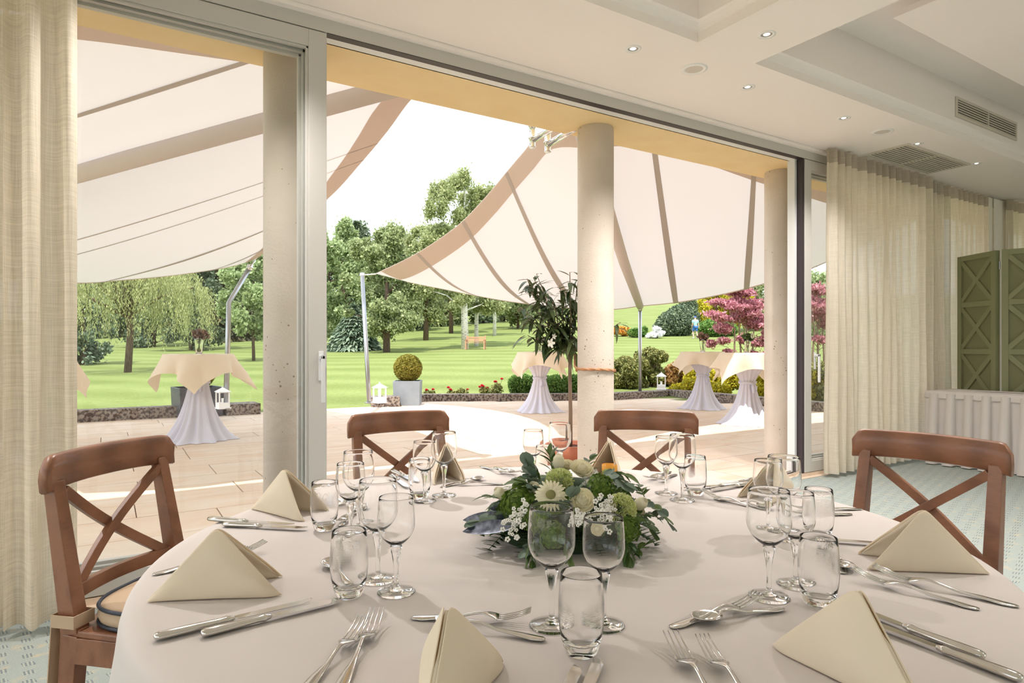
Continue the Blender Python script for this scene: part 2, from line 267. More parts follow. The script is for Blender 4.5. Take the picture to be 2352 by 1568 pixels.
class MB:
    def __init__(s): s.v = []; s.f = []
    def add(s, v, f): n = len(s.v); s.v += [tuple(p) for p in v]; s.f += [tuple(i+n for i in q) for q in f]; return s
    def box(s, x0, x1, y0, y1, z0, z1):
        return s.add([(x0, y0, z0), (x1, y0, z0), (x1, y1, z0), (x0, y1, z0), (x0, y0, z1), (x1, y0, z1), (x1, y1, z1), (x0, y1, z1)],
                     [(0, 3, 2, 1), (4, 5, 6, 7), (0, 1, 5, 4), (1, 2, 6, 5), (2, 3, 7, 6), (3, 0, 4, 7)])
    def prism(s, pts, z0, z1):
        n = len(pts); v = [(x, y, z0) for x, y in pts]+[(x, y, z1) for x, y in pts]
        return s.add(v, [tuple(range(n-1, -1, -1)), tuple(range(n, 2*n))]+[(i, (i+1) % n, n+(i+1) % n, n+i) for i in range(n)])
    def bar(s, a, b, w, t, upv=(0, 0, 1), w2=None, t2=None):
        a, b = Vector(a), Vector(b); d = (b-a).normalized(); x = d.cross(Vector(upv)).normalized(); y = x.cross(d).normalized(); w2 = w2 or w; t2 = t2 or t
        v = [p+x*sx*ww/2+y*sy*tt/2 for p, ww, tt in ((a, w, t), (b, w2, t2)) for sx, sy in ((-1, -1), (1, -1), (1, 1), (-1, 1))]
        return s.add(v, [(0, 3, 2, 1), (4, 5, 6, 7), (0, 1, 5, 4), (1, 2, 6, 5), (2, 3, 7, 6), (3, 0, 4, 7)])
    def tube(s, pts, r, n=8, caps=True):
        pts = [Vector(p) for p in pts]; rs = r if isinstance(r, (list, tuple)) else [r]*len(pts); v = []; f = []
        t0 = (pts[1]-pts[0]).normalized(); x = t0.cross(Vector((0, 0, 1)) if abs(t0.z) < .9 else Vector((1, 0, 0))).normalized()
        for i, p in enumerate(pts):
            t = (pts[min(i+1, len(pts)-1)]-pts[max(i-1, 0)]).normalized(); x = (x-t*x.dot(t)).normalized(); y = t.cross(x)
            v += [p+(x*math.cos(a*2*PI/n)+y*math.sin(a*2*PI/n))*rs[i] for a in range(n)]
        for i in range(len(pts)-1):
            f += [(i*n+a, i*n+(a+1) % n, (i+1)*n+(a+1) % n, (i+1)*n+a) for a in range(n)]
        if caps: f += [tuple(range(n-1, -1, -1)), tuple(range((len(pts)-1)*n, len(pts)*n))]
        return s.add(v, f)
    def lathe(s, prof, n=32, c=(0, 0, 0)):
        v = []; f = []; idx = []
        for r, z in prof:
            if r < 1e-6: idx.append((len(v),)); v.append((c[0], c[1], c[2]+z))
            else: idx.append(tuple(range(len(v), len(v)+n))); v += [(c[0]+r*math.cos(2*PI*a/n), c[1]+r*math.sin(2*PI*a/n), c[2]+z) for a in range(n)]
        for A, B in zip(idx, idx[1:]):
            for a in range(n):
                b = (a+1) % n
                if len(A) == 1 and len(B) == 1: continue
                if len(A) == 1: f.append((A[0], B[b], B[a]))
                elif len(B) == 1: f.append((A[a], A[b], B[0]))
                else: f.append((A[a], A[b], B[b], B[a]))
        return s.add(v, f)
    def loft(s, secs, n=10):
        """secs: (centre, half-width along x, half-thickness along z) ellipses along y"""
        v = []; f = []
        for (cx, cyy, cz), hw, ht in secs: v += [(cx+hw*math.cos(2*PI*a/n), cyy, cz+ht*math.sin(2*PI*a/n)) for a in range(n)]
        for i in range(len(secs)-1): f += [(i*n+a, (i+1)*n+a, (i+1)*n+(a+1) % n, i*n+(a+1) % n) for a in range(n)]
        f += [tuple(range(n)), tuple(range(len(secs)*n-1, (len(secs)-1)*n-1, -1))]
        return s.add(v, f)
    def grid(s, P, closed=False):
        R, Q = len(P), len(P[0]); v = [p for row in P for p in row]
        f = [(i*Q+j, i*Q+(j+1) % Q, (i+1)*Q+(j+1) % Q, (i+1)*Q+j) for i in range(R-1) for j in range(Q if closed else Q-1)]
        return s.add(v, f)
    def mesh(s, name, smooth=False, bevel=0., flip=False):
        me = bpy.data.meshes.new(name); me.from_pydata(s.v, [], s.f if not flip else [q[::-1] for q in s.f])
        if bevel or smooth == 'auto':
            b = bmesh.new(); b.from_mesh(me)
            if bevel:
                es = [e for e in b.edges if len(e.link_faces) == 2 and e.calc_face_angle(0) > .5]
                bmesh.ops.bevel(b, geom=es, offset=bevel, segments=2, profile=.6, affect='EDGES', clamp_overlap=True)
            b.to_mesh(me); b.free()
        if smooth: me.polygons.foreach_set('use_smooth', [True]*len(me.polygons))
        if smooth == 'auto' or (smooth and bevel):
            me.set_sharp_from_angle(angle=.7)
        me.update(); return me
    def build(s, name, m, parent=None, smooth=False, bevel=0., loc=None, rz=None): return link(name, s.mesh(name, smooth, bevel), m, parent, loc, rz)
def solid(o, t, off=0): 
    k = o.modifiers.new('thick', 'SOLIDIFY'); k.thickness = t; k.offset = off; return o
rng = np.random.default_rng(7)
def leafcloud(blobs, n, size, aspect=1.6, shell=.55, droop=0., seed=1, soft=False, upbias=0.):
    """n small leaf quads spread through ellipsoid blobs [(x,y,z,rx,ry,rz)], denser near their surface"""
    g = np.random.default_rng(seed); B = np.array(blobs, float); vol = (B[:, 3]*B[:, 4]*B[:, 5])**.8; pick = g.choice(len(B), n, p=vol/vol.sum()); b = B[pick]
    d = g.normal(size=(n, 3)); d /= np.linalg.norm(d, axis=1)[:, None]; r = shell+(1-shell)*g.random(n)**.7; r = np.where(g.random(n) < .22, g.random(n)**.5, r)
    if soft: r = np.abs(g.normal(size=n))*.34+.45*g.random(n)
    P = b[:, :3]+d*b[:, 3:]*r[:, None]
    a = g.normal(size=(n, 3)); a[:, 2] -= droop; a /= np.linalg.norm(a, axis=1)[:, None]; nn = g.normal(size=(n, 3)); nn[:, 2] += upbias; c = np.cross(a, nn); c /= np.linalg.norm(c, axis=1)[:, None]
    s = (size*(.6+.8*g.random(n)))[:, None]; a = a*s*aspect/2; c = c*s/2
    V = np.stack([P-a, P+c-a*.1, P+a, P-c-a*.1], 1).reshape(-1, 3); F = np.arange(4*n).reshape(n, 4); return V, F
# ================================================================== THE ROOM
CEIL = 3.0; WX0, WX1, WY0, WY1 = -4.0, 13.0, -6.0, 3.5
tag(MB().box(WX0, WX1, WY0, 3.455, -.12, 0).build('floor', M['carpet']), kind='structure')
tag(MB().box(WX0, WX1, 3.455, 3.50, -.12, .004).build('trim_1', M['stone']), kind='structure')
# coffered ceiling: border strips, cross beam, two sunk fields
CY, A1, A2, CYL = 2.635, 2.98, 3.51, -3.2
cb = MB(); T = 3.42
cb.box(WX0, WX1, CY, 3.452, CEIL, T); cb.box(A1, A2, CYL, CY, CEIL, T); cb.box(WX0, WX1, WY0, CYL, CEIL, T)
cb.box(WX0, -2.6, CYL, CY, CEIL, T); cb.box(11.6, WX1, CYL, CY, CEIL, T); cb.box(WX0, WX1, WY0, 3.6, T, T+.12)
ceil = tag(cb.build('ceiling', M['ceiling']), kind='structure')
tag(MB().box(WX0, WX1, 3.456, 3.50, 2.975, 3.42).build('trim_2', M['ceiling']), kind='structure')
def cove(x0, x1, y0, y1, name):
    prof = [(0, CEIL+.055), (.012, CEIL+.06), (.02, CEIL+.072), (.04, CEIL+.09), (.06, CEIL+.095), (.06, T)]
    P = [[(x0+d, y0+d, z), (x1-d, y0+d, z), (x1-d, y1-d, z), (x0+d, y1-d, z)] for d, z in prof]
    return tag(MB().grid(P, True).build(name, M['ceiling']), kind='structure')
cove(-2.6, A1, CYL, CY, 'trim_3'); cove(A2, 11.6, CYL, CY, 'trim_4')
pc = at(2051, 42, 3.24)
tag(MB().box(pc.x, 10.9, -2.6, pc.y, 3.24, 3.28).build('ceiling_panel', M['ceiling'], bevel=.003), 'flat white acoustic panel hung inside the sunk ceiling field', 'ceiling panel')
tag(MB().box(-2.0, A1-.6, -2.6, CY-.55, 3.24, 3.28).build('ceiling_panel', M['ceiling'], bevel=.003), 'flat white acoustic panel in the sunk field above the dining table', 'ceiling panel')
# walls; tall unseen windows added at back and left let in daylight
wb = MB(); op = [(4.9, 8.3), (8.9, 12.5)]; xs = [WX0]+[v for o in op for v in o]+[WX1]
for i in range(0, len(xs), 2): wb.box(xs[i], xs[i+1], WY0-.2, WY0, 0, T)
for a, b in op: wb.box(a, b, WY0-.2, WY0, 0, .1); wb.box(a, b, WY0-.2, WY0, 2.85, T)
tag(wb.build('wall_back', M['wall']), kind='structure')
wl = MB(); opl = [(-5.4, -1.7), (-1.1, 2.7)]  # unseen left openings, added to bring in more sky light
for a, b in ((WY0-.2, -5.4), (-1.7, -1.1), (2.7, 3.62)): wl.box(WX0-.2, WX0, a, b, 0, T)
for a, b in opl: wl.box(WX0-.2, WX0, a, b, 0, .1); wl.box(WX0-.2, WX0, a, b, 2.85, T)
tag(wl.build('wall_left', M['wall']), kind='structure')
tag(MB().box(WX1, WX1+.2, WY0-.2, 3.62, 0, T).build('wall_right', M['wall']), kind='structure')
tag(MB().box(WX0-.2, WX1+.2, 3.545, 3.62, 3.001, T+.3).build('wall_front', M['facade']), kind='structure')
for k, (a, b) in enumerate(op):
    w = struct('window_%d' % (k+1)); f = MB()
    f.box(a, b, WY0-.12, WY0-.05, .1, .17); f.box(a, b, WY0-.12, WY0-.05, 2.78, 2.85)
    for q in range(4):
        x = a+(b-a-.07)*q/3; f.box(x, x+.07, WY0-.12, WY0-.05, .17, 2.78)
    f.build('window_frame', M['frame'], w)
    for q in range(3): MB().box(a+.07+(b-a-.07)*q/3, a+(b-a-.07)*(q+1)/3, WY0-.088, WY0-.082, .17, 2.78).build('pane', M['pane'], w)
for k, (a, b) in enumerate(opl):
    w = struct('window_%d' % (k+5)); f = MB(); f.box(WX0-.12, WX0-.05, a, b, .1, .17); f.box(WX0-.12, WX0-.05, a, b, 2.78, 2.85)
    for q in range(4):
        yy = a+(b-a-.07)*q/3; f.box(WX0-.12, WX0-.05, yy, yy+.07, .17, 2.78)
    f.build('window_frame', M['frame'], w); MB().box(WX0-.088, WX0-.082, a, b, .17, 2.78).build('pane', M['pane'], w)
tag(MB().prism([(-14, -16), (26, -16), (26, -6.2), (13.2, -6.2), (13.2, 3.4), (-4.2, 3.4), (-14, 3.4)][::1], -.06, -.012).build('added_bounce_ground', mat('bounce_gravel', lin(206, 196, 184), 1, bump=(60, .4))), kind='structure')  # unseen pale ground added to bounce neutral light indoors
# ---- sliding door head, track, jambs
hd = struct('door_1')
MB().box(WX0, WX1, 3.50, 3.54, 2.903, 2.975).build('head_board', M['frame'], hd)
MB().box(1.02, 5.345, 3.503, 3.556, 2.8995, 2.906).build('track_gasket', M['gasket'], hd)
MB().box(WX0, WX1, 3.557, 3.632, 2.9, 3.0).build('outer_head', M['frame_out'], hd, bevel=.002)
MB().box(WX0, WX1, 3.50, 3.66, -.06, .035).build('threshold', M['stone'], hd)
MB().box(WX0, 5.4, 3.52, 3.535, .035, .045).build('floor_rail', M['gasket'], hd)
MB().box(WX0, 5.4, 3.575, 3.59, .035, .045).build('floor_rail', M['steel'], hd)
MB().box(5.315, 5.375, 3.565, 3.64, .035, 2.905).build('outer_jamb', M['frame_out'], hd, bevel=.002)
MB().box(5.345, 5.372, 3.508, 3.565, .035, 2.91).build('jamb_gasket', M['gasket'], hd)
def leaf(name, x0, x1, y, handle_x, hz, stile=.098, z0=.04, z1=2.897, t=.065):
    d = struct(name); f = MB(); s = stile
    for a, b in ((x0, x0+s), (x1-s, x1)): f.box(a, b, y, y+t, z0, z1)
    f.box(x0+s, x1-s, y, y+t, z0, z0+.10); f.box(x0+s, x1-s, y, y+t, z1-.092, z1)
    f.build('door_frame', M['frame'], d, bevel=.003)
    g = MB()      # stepped glazing beads
    for k, (w, ya, yb) in enumerate(((.012, y+.008, y+.03), (.022, y+.045, y+t+.012), (.036, y+t+.012, y+t+.045))):
        X0, X1, Z0, Z1 = x0+s, x1-s, z0+.10, z1-.092
        g.box(X0, X0+w, ya, yb, Z0, Z1); g.box(X1-w, X1, ya, yb, Z0, Z1); g.box(X0, X1, ya, yb, Z0, Z0+w); g.box(X0, X1, ya, yb, Z1-w, Z1)
    g.build('glazing_bead', M['frame'], d, bevel=.0015)
    MB().box(x0+s, x1-s, y+.034, y+.04, z0+.10, z1-.092).build('pane', M['pane'], d)
    h = MB(); hx = handle_x; h.box(hx-.014, hx+.014, y-.006, y, hz+.0, hz+.16); pl = h.build('handle_plate', M['frame_out'], d, bevel=.003)
    h2 = MB(); h2.box(hx-.010, hx+.010, y-.055, y, hz+.115, hz+.14); h2.box(hx-.010, hx+.010, y-.055, y-.035, hz-.12, hz+.14); h2.build('door_handle', M['frame_out'], d, bevel=.005)
    return d
leaf('door_2', -1.55, 1.0175, 3.50, .985, 1.0-.0)
leaf('door_3', 5.373, 7.95, 3.50, 5.52, .98, t=.06)
pw = struct('window_4')
MB().box(7.36, 7.62, 3.47, 3.498, 0, 2.975).build('pier', M['wall'], pw); MB().box(8.9, 9.45, 3.42, 3.54, 0, 2.975).build('pier', M['wall'], pw)
MB().box(7.95, WX1, 3.55, 3.556, .04, 2.9).build('pane', M['pane'], pw)
# ---- ceiling fittings
def downlight(px, py, label, r=.050):
    p = at(px, py, CEIL); t = thing('ceiling_downlight', label, 'ceiling light', p, group='recessed ceiling downlights')
    MB().lathe([(r*.62, 0), (r*.66, -.004), (r, -.004), (r*1.02, .001)], 28).build('trim_ring', M['white'], t, True)
    MB().lathe([(r*.64, -.001), (r*.45, .0), (0, .0005)], 28).build('reflector', M['lamp_cup'], t, True)
    MB().lathe([(r*.36, -.0002), (r*.30, -.003), (0, -.0035)], 20).build('bulb', M['diffuser'], t, True)
    if not px > 2100:
        l = bpy.data.objects.new('bulb_light', LBULB); C.objects.link(l); l.parent = t; l.location = (0, 0, -.012)
    return t
LBULB = bpy.data.lights.new('bulb_light', 'SPOT'); LBULB.energy = LAMP; LBULB.spot_size = math.radians(125); LBULB.spot_blend = .8; LBULB.color = (1, .95, .93); LBULB.shadow_soft_size = .03
D = [(1454, 112, 'small round downlight nearest the corner of the sunk ceiling field'), (1717, 200, 'round ceiling downlight between the large round speaker and the sail side of the ceiling'),
     (1761, 79, 'round downlight on the beam between the two sunk ceiling fields'), (1938, 271, 'round ceiling downlight before the flat round smoke cover'),
     (2107, 330, 'small ceiling downlight just above the square air outlet by the curtains'), (2243, 375, 'farthest small ceiling downlight, above the folding screen')]
for a in D: downlight(*a)
for x in (-1.2, .4, 1.9, 3.25, 5.2, 7.2):
    for y in (-5.2, -3.9): downlight_l = None
def added_lamp(x, y):       # same fittings added over the unseen part of the room to brighten it
    t = thing('ceiling_downlight', 'plain recessed ceiling downlight added over the unseen part of the room', 'ceiling light', (x, y, CEIL), group='added ceiling downlights at the rear')
    MB().lathe([(.028, 0), (.045, -.004), (.046, .001)], 24).build('trim_ring', M['white'], t, True)
    MB().lathe([(.028, .002), (0, .004)], 24).build('bulb', M['diffuser'], t, True)
    l = bpy.data.objects.new('bulb_light', LBULB); C.objects.link(l); l.parent = t; l.location = (0, 0, -.012)
for x, y in [(-3.2, 2.9), (-1.4, 3.0), (.4, 3.0), (3.25, .9), (3.25, -.9), (3.25, -2.6), (-3.3, 1), (-3.3, -1), (-3.3, -3.8), (-1, -3.8), (1.2, -3.8), (3.25, -3.9), (5.5, -3.8), (8, -3.8), (5.5, -5), (9, -5)]: added_lamp(x, y)
def ceil_disc(px, py, r, label, cat, name):
    t = thing(name, label, cat, at(px, py, CEIL))
    MB().lathe([(r*.68, -.004), (r*.74, -.008), (r, -.006), (r*1.01, .001)], 36).build('trim_ring', M['white'], t, True)
    MB().lathe([(r*.68, -.004), (0, -.004)], 36).build('mesh_cover', M['speaker'], t, True)
ceil_disc(1594, 158, .085, 'large round white ceiling speaker with grey mesh centre between downlights', 'speaker', 'ceiling_speaker')
ceil_disc(2027, 302, .085, 'flat white round ceiling speaker near the start of the curtains', 'speaker', 'ceiling_speaker')
# air outlet in the ceiling and grille on the coffer wall
def grille(name, label, org, ux, uz, w, h, n, nrm, cols=2):
    t = thing(name, label, 'air vent', org); ux, uz, nrm = Vector(ux), Vector(uz), Vector(nrm)
    def B(u0, u1, v0, v1, d0, d1, nm, m, par=t):
        q = [ux*u+uz*v+nrm*d for d in (d0, d1) for u, v in ((u0, v0), (u1, v0), (u1, v1), (u0, v1))]
        mb = MB().add(q, [(0, 3, 2, 1), (4, 5, 6, 7), (0, 1, 5, 4), (1, 2, 6, 5), (2, 3, 7, 6), (3, 0, 4, 7)]); return mb.build(nm, m, par)
    b = .022
    B(0, w, 0, h, -.001, .001, 'backing', M['dark'])
    fr = MB()
    for u0, u1, v0, v1 in ((0, w, 0, b), (0, w, h-b, h), (0, b, b, h-b), (w-b, w, b, h-b)): 
        q = [ux*u+uz*v+nrm*d for d in (0, .012) for u, v in ((u0, v0), (u1, v0), (u1, v1), (u0, v1))]; fr.add(q, [(0, 3, 2, 1), (4, 5, 6, 7), (0, 1, 5, 4), (1, 2, 6, 5), (2, 3, 7, 6), (3, 0, 4, 7)])
    fr.build('vent_frame', M['grille'], t)
    for c in range(1, cols): B(w*c/cols-.008, w*c/cols+.008, b, h-b, .001, .012, 'mullion', M['grille'])
    sw = (h-2*b)/n
    for i in range(n): B(b, w-b, b+sw*(i+.2), b+sw*(i+.62), .001, .009, 'slat', M['grille'])
    return t
g0 = onwy(2194, 277, CY-.061); g1 = onwy(2333, 333, CY-.061)
grille('wall_grille', 'long white slatted air grille set in the side of the sunk ceiling field', (g0.x, CY-.061, 3.135), (1, 0, 0), (0, 0, 1), g1.x-g0.x, .17, 6, (0, -1, 0))
c0, c1, c2 = at(1984, 355, CEIL), at(2127, 398, CEIL), at(2042, 342, CEIL)
grille('ceiling_air_outlet', 'rectangular slatted air outlet in the ceiling above the curtains', (c0.x, c0.y, CEIL), (1, 0, 0), (0, -1, 0), (c1-c0).length, .40, 11, (0, 0, -1))
# ---- curtains: pleated sheets with a heavier heading
def curtain(x0, x1, y, nf, amp, label, group, seed, flare=0., z1=2.985, cm='curtain'):
    g = random.Random(seed); n = nf*10; t = thing('curtain', label, 'curtain', ((x0+x1)/2, y, .0), group=group); cx = (x0+x1)/2
    ph = [0]; 
    for i in range(nf): ph.append(ph[-1]+g.uniform(.7, 1.3))
    tot = ph[-1]; zs = [z1, z1-.06, z1-.125, z1-.25, z1-.6, 2.0, 1.5, 1.0, .6, .3, .14, .035]; rows = []
    sl = [g.uniform(-.5, .5) for _ in range(nf+1)]; am = [g.uniform(.7, 1.25) for _ in range(nf+1)]
    for z in zs:
        fall = (z1-z)/z1; row = []
        for i in range(n+1):
            u = i/10; k = int(min(u, nf-1e-6)); fr = u-k; X = x0+(x1-x0)*(ph[k]+(ph[min(k+1, nf)]-ph[k])*fr)/tot
            w = math.sin(fr*2*PI); w = math.copysign(abs(w)**(.55+.35*fall), w)
            A = amp*((am[k]*(1-fr)+am[min(k+1, nf)]*fr) if fall > .02 else 1)*(.75+.5*fall)
            X += fall*flare*(X-cx)+sl[k]*.05*fall*math.sin(fr*PI)
            row.append((X-cx, A*w+.010*math.sin(3*z+k*1.7)*fall, z))
        rows.append(row)
    zi = 2
    solid_ = None
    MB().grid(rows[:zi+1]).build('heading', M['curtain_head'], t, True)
    MB().grid(rows[zi:]).build('drape', M[cm], t, True)
    return t
curtain(-1.45, -.345, 3.37, 6, .04, 'sheer linen curtain panel at the far edge, beside the first cross-back chair', 'linen curtains at the left of the opening', 3, cm='near_curtain')
curtain(-.352, -.105, 3.27, 2, .05, 'sheer linen curtain panel with broad soft folds hanging behind the first chair', 'linen curtains at the left of the opening', 5, cm='near_curtain')
curtain(5.52, 5.86, 3.36, 3, .045, 'narrow gathered linen curtain edge next to the sliding door jamb', 'linen curtains along the window wall', 11, flare=.10)
curtain(5.84, 7.42, 3.37, 11, .036, 'wide pleated linen curtain between the door jamb and the skirted buffet table', 'linen curtains along the window wall', 12)
curtain(7.52, 9.06, 3.435, 11, .030, 'pleated linen curtain hanging behind the green folding screen', 'linen curtains along the window wall', 13)
curtain(9.28, 12.8, 3.37, 23, .036, 'farthest pleated linen curtain beyond the folding screen', 'linen curtains along the window wall', 14)

# ================================================================== OUTSIDE: ground
def terrain(x, y):
    Z = x*CN+y*SN; X = x*SN-y*CN
    if Z <= 14: return 0.
    d = Z-14; r = max(-.7, min(.55, X/Z)); return d*(.03+.0004*min(d, 110))*(1+r*.45)*min(1, 260/Z)+.10*math.sin(x*.13)*math.sin(y*.11)*min(1, d/15)
Vt, Ft = [], []; NA = 300; rings = [0]+[8.5*1.055**k for k in range(72)]
for r in rings:
    for a in range(NA):
        x, y = r*math.cos(a*2*PI/NA), 4+r*math.sin(a*2*PI/NA); Vt.append((x, y, terrain(x, y)-.035))
for i in range(len(rings)-1):
    for a in range(NA): Ft.append((i*NA+a, i*NA+(a+1) % NA, (i+1)*NA+(a+1) % NA, (i+1)*NA+a))
tag(link('lawn_ground', npmesh('lawn_ground', Vt, [f[::1] for f in Ft], True), M['lawn']), kind='structure')
# ---- terrace of separate sandstone slabs
def edge_y(x):
    if x < 5.6: return 12.35
    if x < 9.3: return 12.95-.60*(x-5.95)+.12
    return 11.15
ter = struct('terrace_floor'); g = random.Random(4); y = 3.66; row = 0; cache = {}
MB().prism([(-6, 3.6), (11.6, 3.6), (11.5, 11.1), (9.6, 10.95), (5.95, 12.9), (5.0, 12.34), (-6, 12.34)], -.05, -.014).build('slab_bed', mat('joint_sand', lin(150, 132, 116), .95), ter)
ns = 0
while y < 12.6:
    h = (.52, .41, .56, .45)[row % 4]; x = -5.2+g.uniform(0, 1.0)
    while x < 11.4:
        lw = g.choice((.98, 1.12, 1.3)); cxm, cym = x+lw/2, y+h/2; Zc = cxm*CN+cym*SN; Xc = cxm*SN-cym*CN; px = CXP+FPX*Xc/Zc
        hh = min(h, edge_y(cxm)-y)
        if -30 < px+900/Zc and px-900/Zc < 1960 and hh > .15 and cxm < 11.35 and ns < 300:
            key = (round(lw, 2), round(hh, 2))
            if key not in cache: cache[key] = MB().box(-lw/2+.004, lw/2-.004, -hh/2+.003, hh/2-.003, -.04, 0).mesh('paving_slab', bevel=.0)
            link('paving_slab', cache[key], M['slab'], ter, (cxm, y+hh/2, -.001*g.random())); ns += 1
        x += lw
    y += h; row += 1
# ---- kerb stones
kb = struct('terrace_kerb')
def kerb(p, q, h, w=.28, step=1.25):
    p, q = Vector(p+(0,)), Vector(q+(0,)); L_ = (q-p).length; n = max(1, round(L_/step)); d = (q-p)/n; nr = Vector((-d.y, d.x, 0)).normalized()
    for i in range(n):
        a, b = p+d*i+d.normalized()*.003, p+d*(i+1)-d.normalized()*.003
        MB().prism([(v.x, v.y) for v in (a, b, b+nr*w, a+nr*w)], -.01, h+g.uniform(-.003, .003)).build('kerb_stone', M['kerb'], kb, bevel=.006)
kerb((-4.0, 12.05), (1.75, 12.22), .19); kerb((1.75, 12.0), (2.32, 12.02), .19, .5, 2)
kerb((4.42, 12.2), (4.96, 12.02), .20, .5, 2); kerb((4.95, 12.35), (5.95, 12.9), .14, .2)
kerb((5.6, 13.05), (9.5, 10.95), .15); kerb((9.5, 10.95), (11.35, 10.95), .155); kerb((11.42, 11.2), (10.95, 5.2), .17)
# ---- columns and the ochre beam
def column(x, label):
    t = tag(MB().lathe([(0, 0), (.140, 0), (.142, .02), (.142, 2.88), (.138, 2.9), (0, 2.9)], 48, (0, 0, 0)).build('column', M['column'], loc=(x, 3.905, 0)), kind='structure')
    for p in t.data.polygons: p.use_smooth = True
    t.data.set_sharp_from_angle(angle=.7); return t
for x in (.91, 3.25, 5.58): column(x, '')
tag(MB().box(-6, 14, 3.62, 4.13, 2.90, 3.75).build('beam', M['yellow']), kind='structure')
tag(MB().box(-6, 14, WY0-.4, 4.13, 3.76, 5.15).build('roof', M['facade']), kind='structure')

# ================================================================== SAILS
def poly3(pts): return [atd(*p) for p in pts]
def sample(pts, n):
    """evenly spaced smooth points through a 3D polyline"""
    P = np.array([tuple(p) for p in pts]); d = np.r_[0, np.cumsum(np.linalg.norm(np.diff(P, axis=0), axis=1))]; d /= d[-1]
    o = []
    for s in np.linspace(0, 1, n):
        i = min(np.searchsorted(d, s, 'right')-1, len(P)-2); t = (s-d[i])/(d[i+1]-d[i]); p0, p1, p2, p3 = P[max(i-1, 0)], P[i], P[i+1], P[min(i+2, len(P)-1)]
        m1 = (p2-p0)/2 if i > 0 else (p2-p1); m2 = (p3-p1)/2 if i < len(P)-2 else (p2-p1)
        o.append((2*t**3-3*t*t+1)*p1+(t**3-2*t*t+t)*m1+(-2*t**3+3*t*t)*p2+(t**3-t*t)*m2)
    return np.array(o)
class Ruled:
    def __init__(s, side, bottom, sag, pw=1.): s.a, s.b, s.sag, s.n, s.pw = sample(side, 61), sample(bottom, 61), sag, 61, pw
    def p(s, u, t, off=0):
        x = u*(s.n-1); i = min(int(x), s.n-2); f = x-i; A = s.a[i]*(1-f)+s.a[i+1]*f; x = u**s.pw*(s.n-1); i = min(int(x), s.n-2); f = x-i; B = s.b[i]*(1-f)+s.b[i+1]*f
        q = A*(1-t)+B*t; q[2] -= s.sag*math.sin(PI*t)*math.sin(PI*min(1, u*1.0))*1.0+off; return q
    def ln(s, u): return float(np.linalg.norm(s.p(u, 1)-s.p(u, 0)))+1e-6
def sail(label, tris, seams, axle, rad, name='shade_sail'):
    t = thing(name, label, 'shade sail', axle[0])
    O = Vector(axle[0]); lc = lambda q: (q[0]-O.x, q[1]-O.y, q[2]-O.z)
    for k, R in enumerate(tris):
        nu, nt_ = 40, 30
        MB().grid([[lc(R.p(u/nu, v/nt_)) for v in range(nt_+1)] for u in range(nu+1)]).build('cloth_panel', M['sail'], t, True)
        h = MB(); W = .42
        h.grid([[lc(R.p(u/nu, min(.98, W/R.ln(u/nu))*v/3, .008)) for v in range(4)] for u in range(1, nu+1)]).build('side_hem', M['hem'], t, True)
        MB().grid([[lc(R.p(u/nu, 1-min(.98, .09/R.ln(u/nu))*v/2, .008)) for v in range(3)] for u in range(1, nu+1)]).build('bottom_hem', M['hem'], t, True)
        for u, w in seams[k]:
            rows = []
            for v in range(31):
                c = R.p(u, v/30, .012); d = R.p(min(1, u+.01), v/30, .012)-c; d /= (np.linalg.norm(d)+1e-9); rows.append([lc(c-d*w/2), lc(c+d*w/2)])
            MB().grid(rows).build('seam_tape', M['seam'], t, True)
    pts = [Vector(p)-O for p in axle]; MB().tube(pts, rad, 14).build('furling_roll', M['roll'], t, True)
    return t
M['roll'] = fabric('rolled_sail', lin(216, 206, 202), .12)
# right-hand sail: axle runs from the building to the mast
A2s = (1340, 296, 6.0); mast2 = (1470, 703, 15.1)
def lerp3(a, b, n): return [tuple(a[k]+(b[k]-a[k])*i/(n-1) for k in range(3)) for i in range(n)]
a2w, m2w = atd(*A2s), atd(*mast2)
sideL = poly3([(862, 628, 12.85), (952, 584, 11.9), (1045, 522, 10.9), (1108, 460, 10.0), (1165, 392, 8.9), (1205, 345, 7.9), (1250, 296, 6.7), A2s])
botL = poly3([(862, 628, 12.85), (940, 648, 13.0), (1020, 664, 13.2), (1100, 680, 13.6), (1190, 695, 14.0), (1290, 706, 14.4), (1400, 711, 14.8), mast2])
sideR = poly3([(2160, 480, 11.5), (2000, 456, 10.3), (1900, 428, 9.6), (1830, 405, 9.2), (1745, 380, 8.6), (1600, 328, 7.6), (1470, 292, 6.7), A2s])
botR = poly3([(2160, 480, 11.5), (2050, 530, 11.9), (1950, 578, 12.3), (1850, 622, 12.8), (1755, 652, 13.4), (1660, 676, 14.0), (1560, 694, 14.6), mast2])
sail('cream shade sail stretched from the middle column to the slim straight mast', [Ruled(sideL, botL, .26, .6), Ruled(sideR, botR, .12)], [[(.18, .08), (.37, .10), (.61, .12)], [(.86, .12), (.60, .12), (.30, .1)]], [a2w-Vector((0, 0, .04)), (a2w+m2w)/2-Vector((0, 0, .1)), m2w], .085)
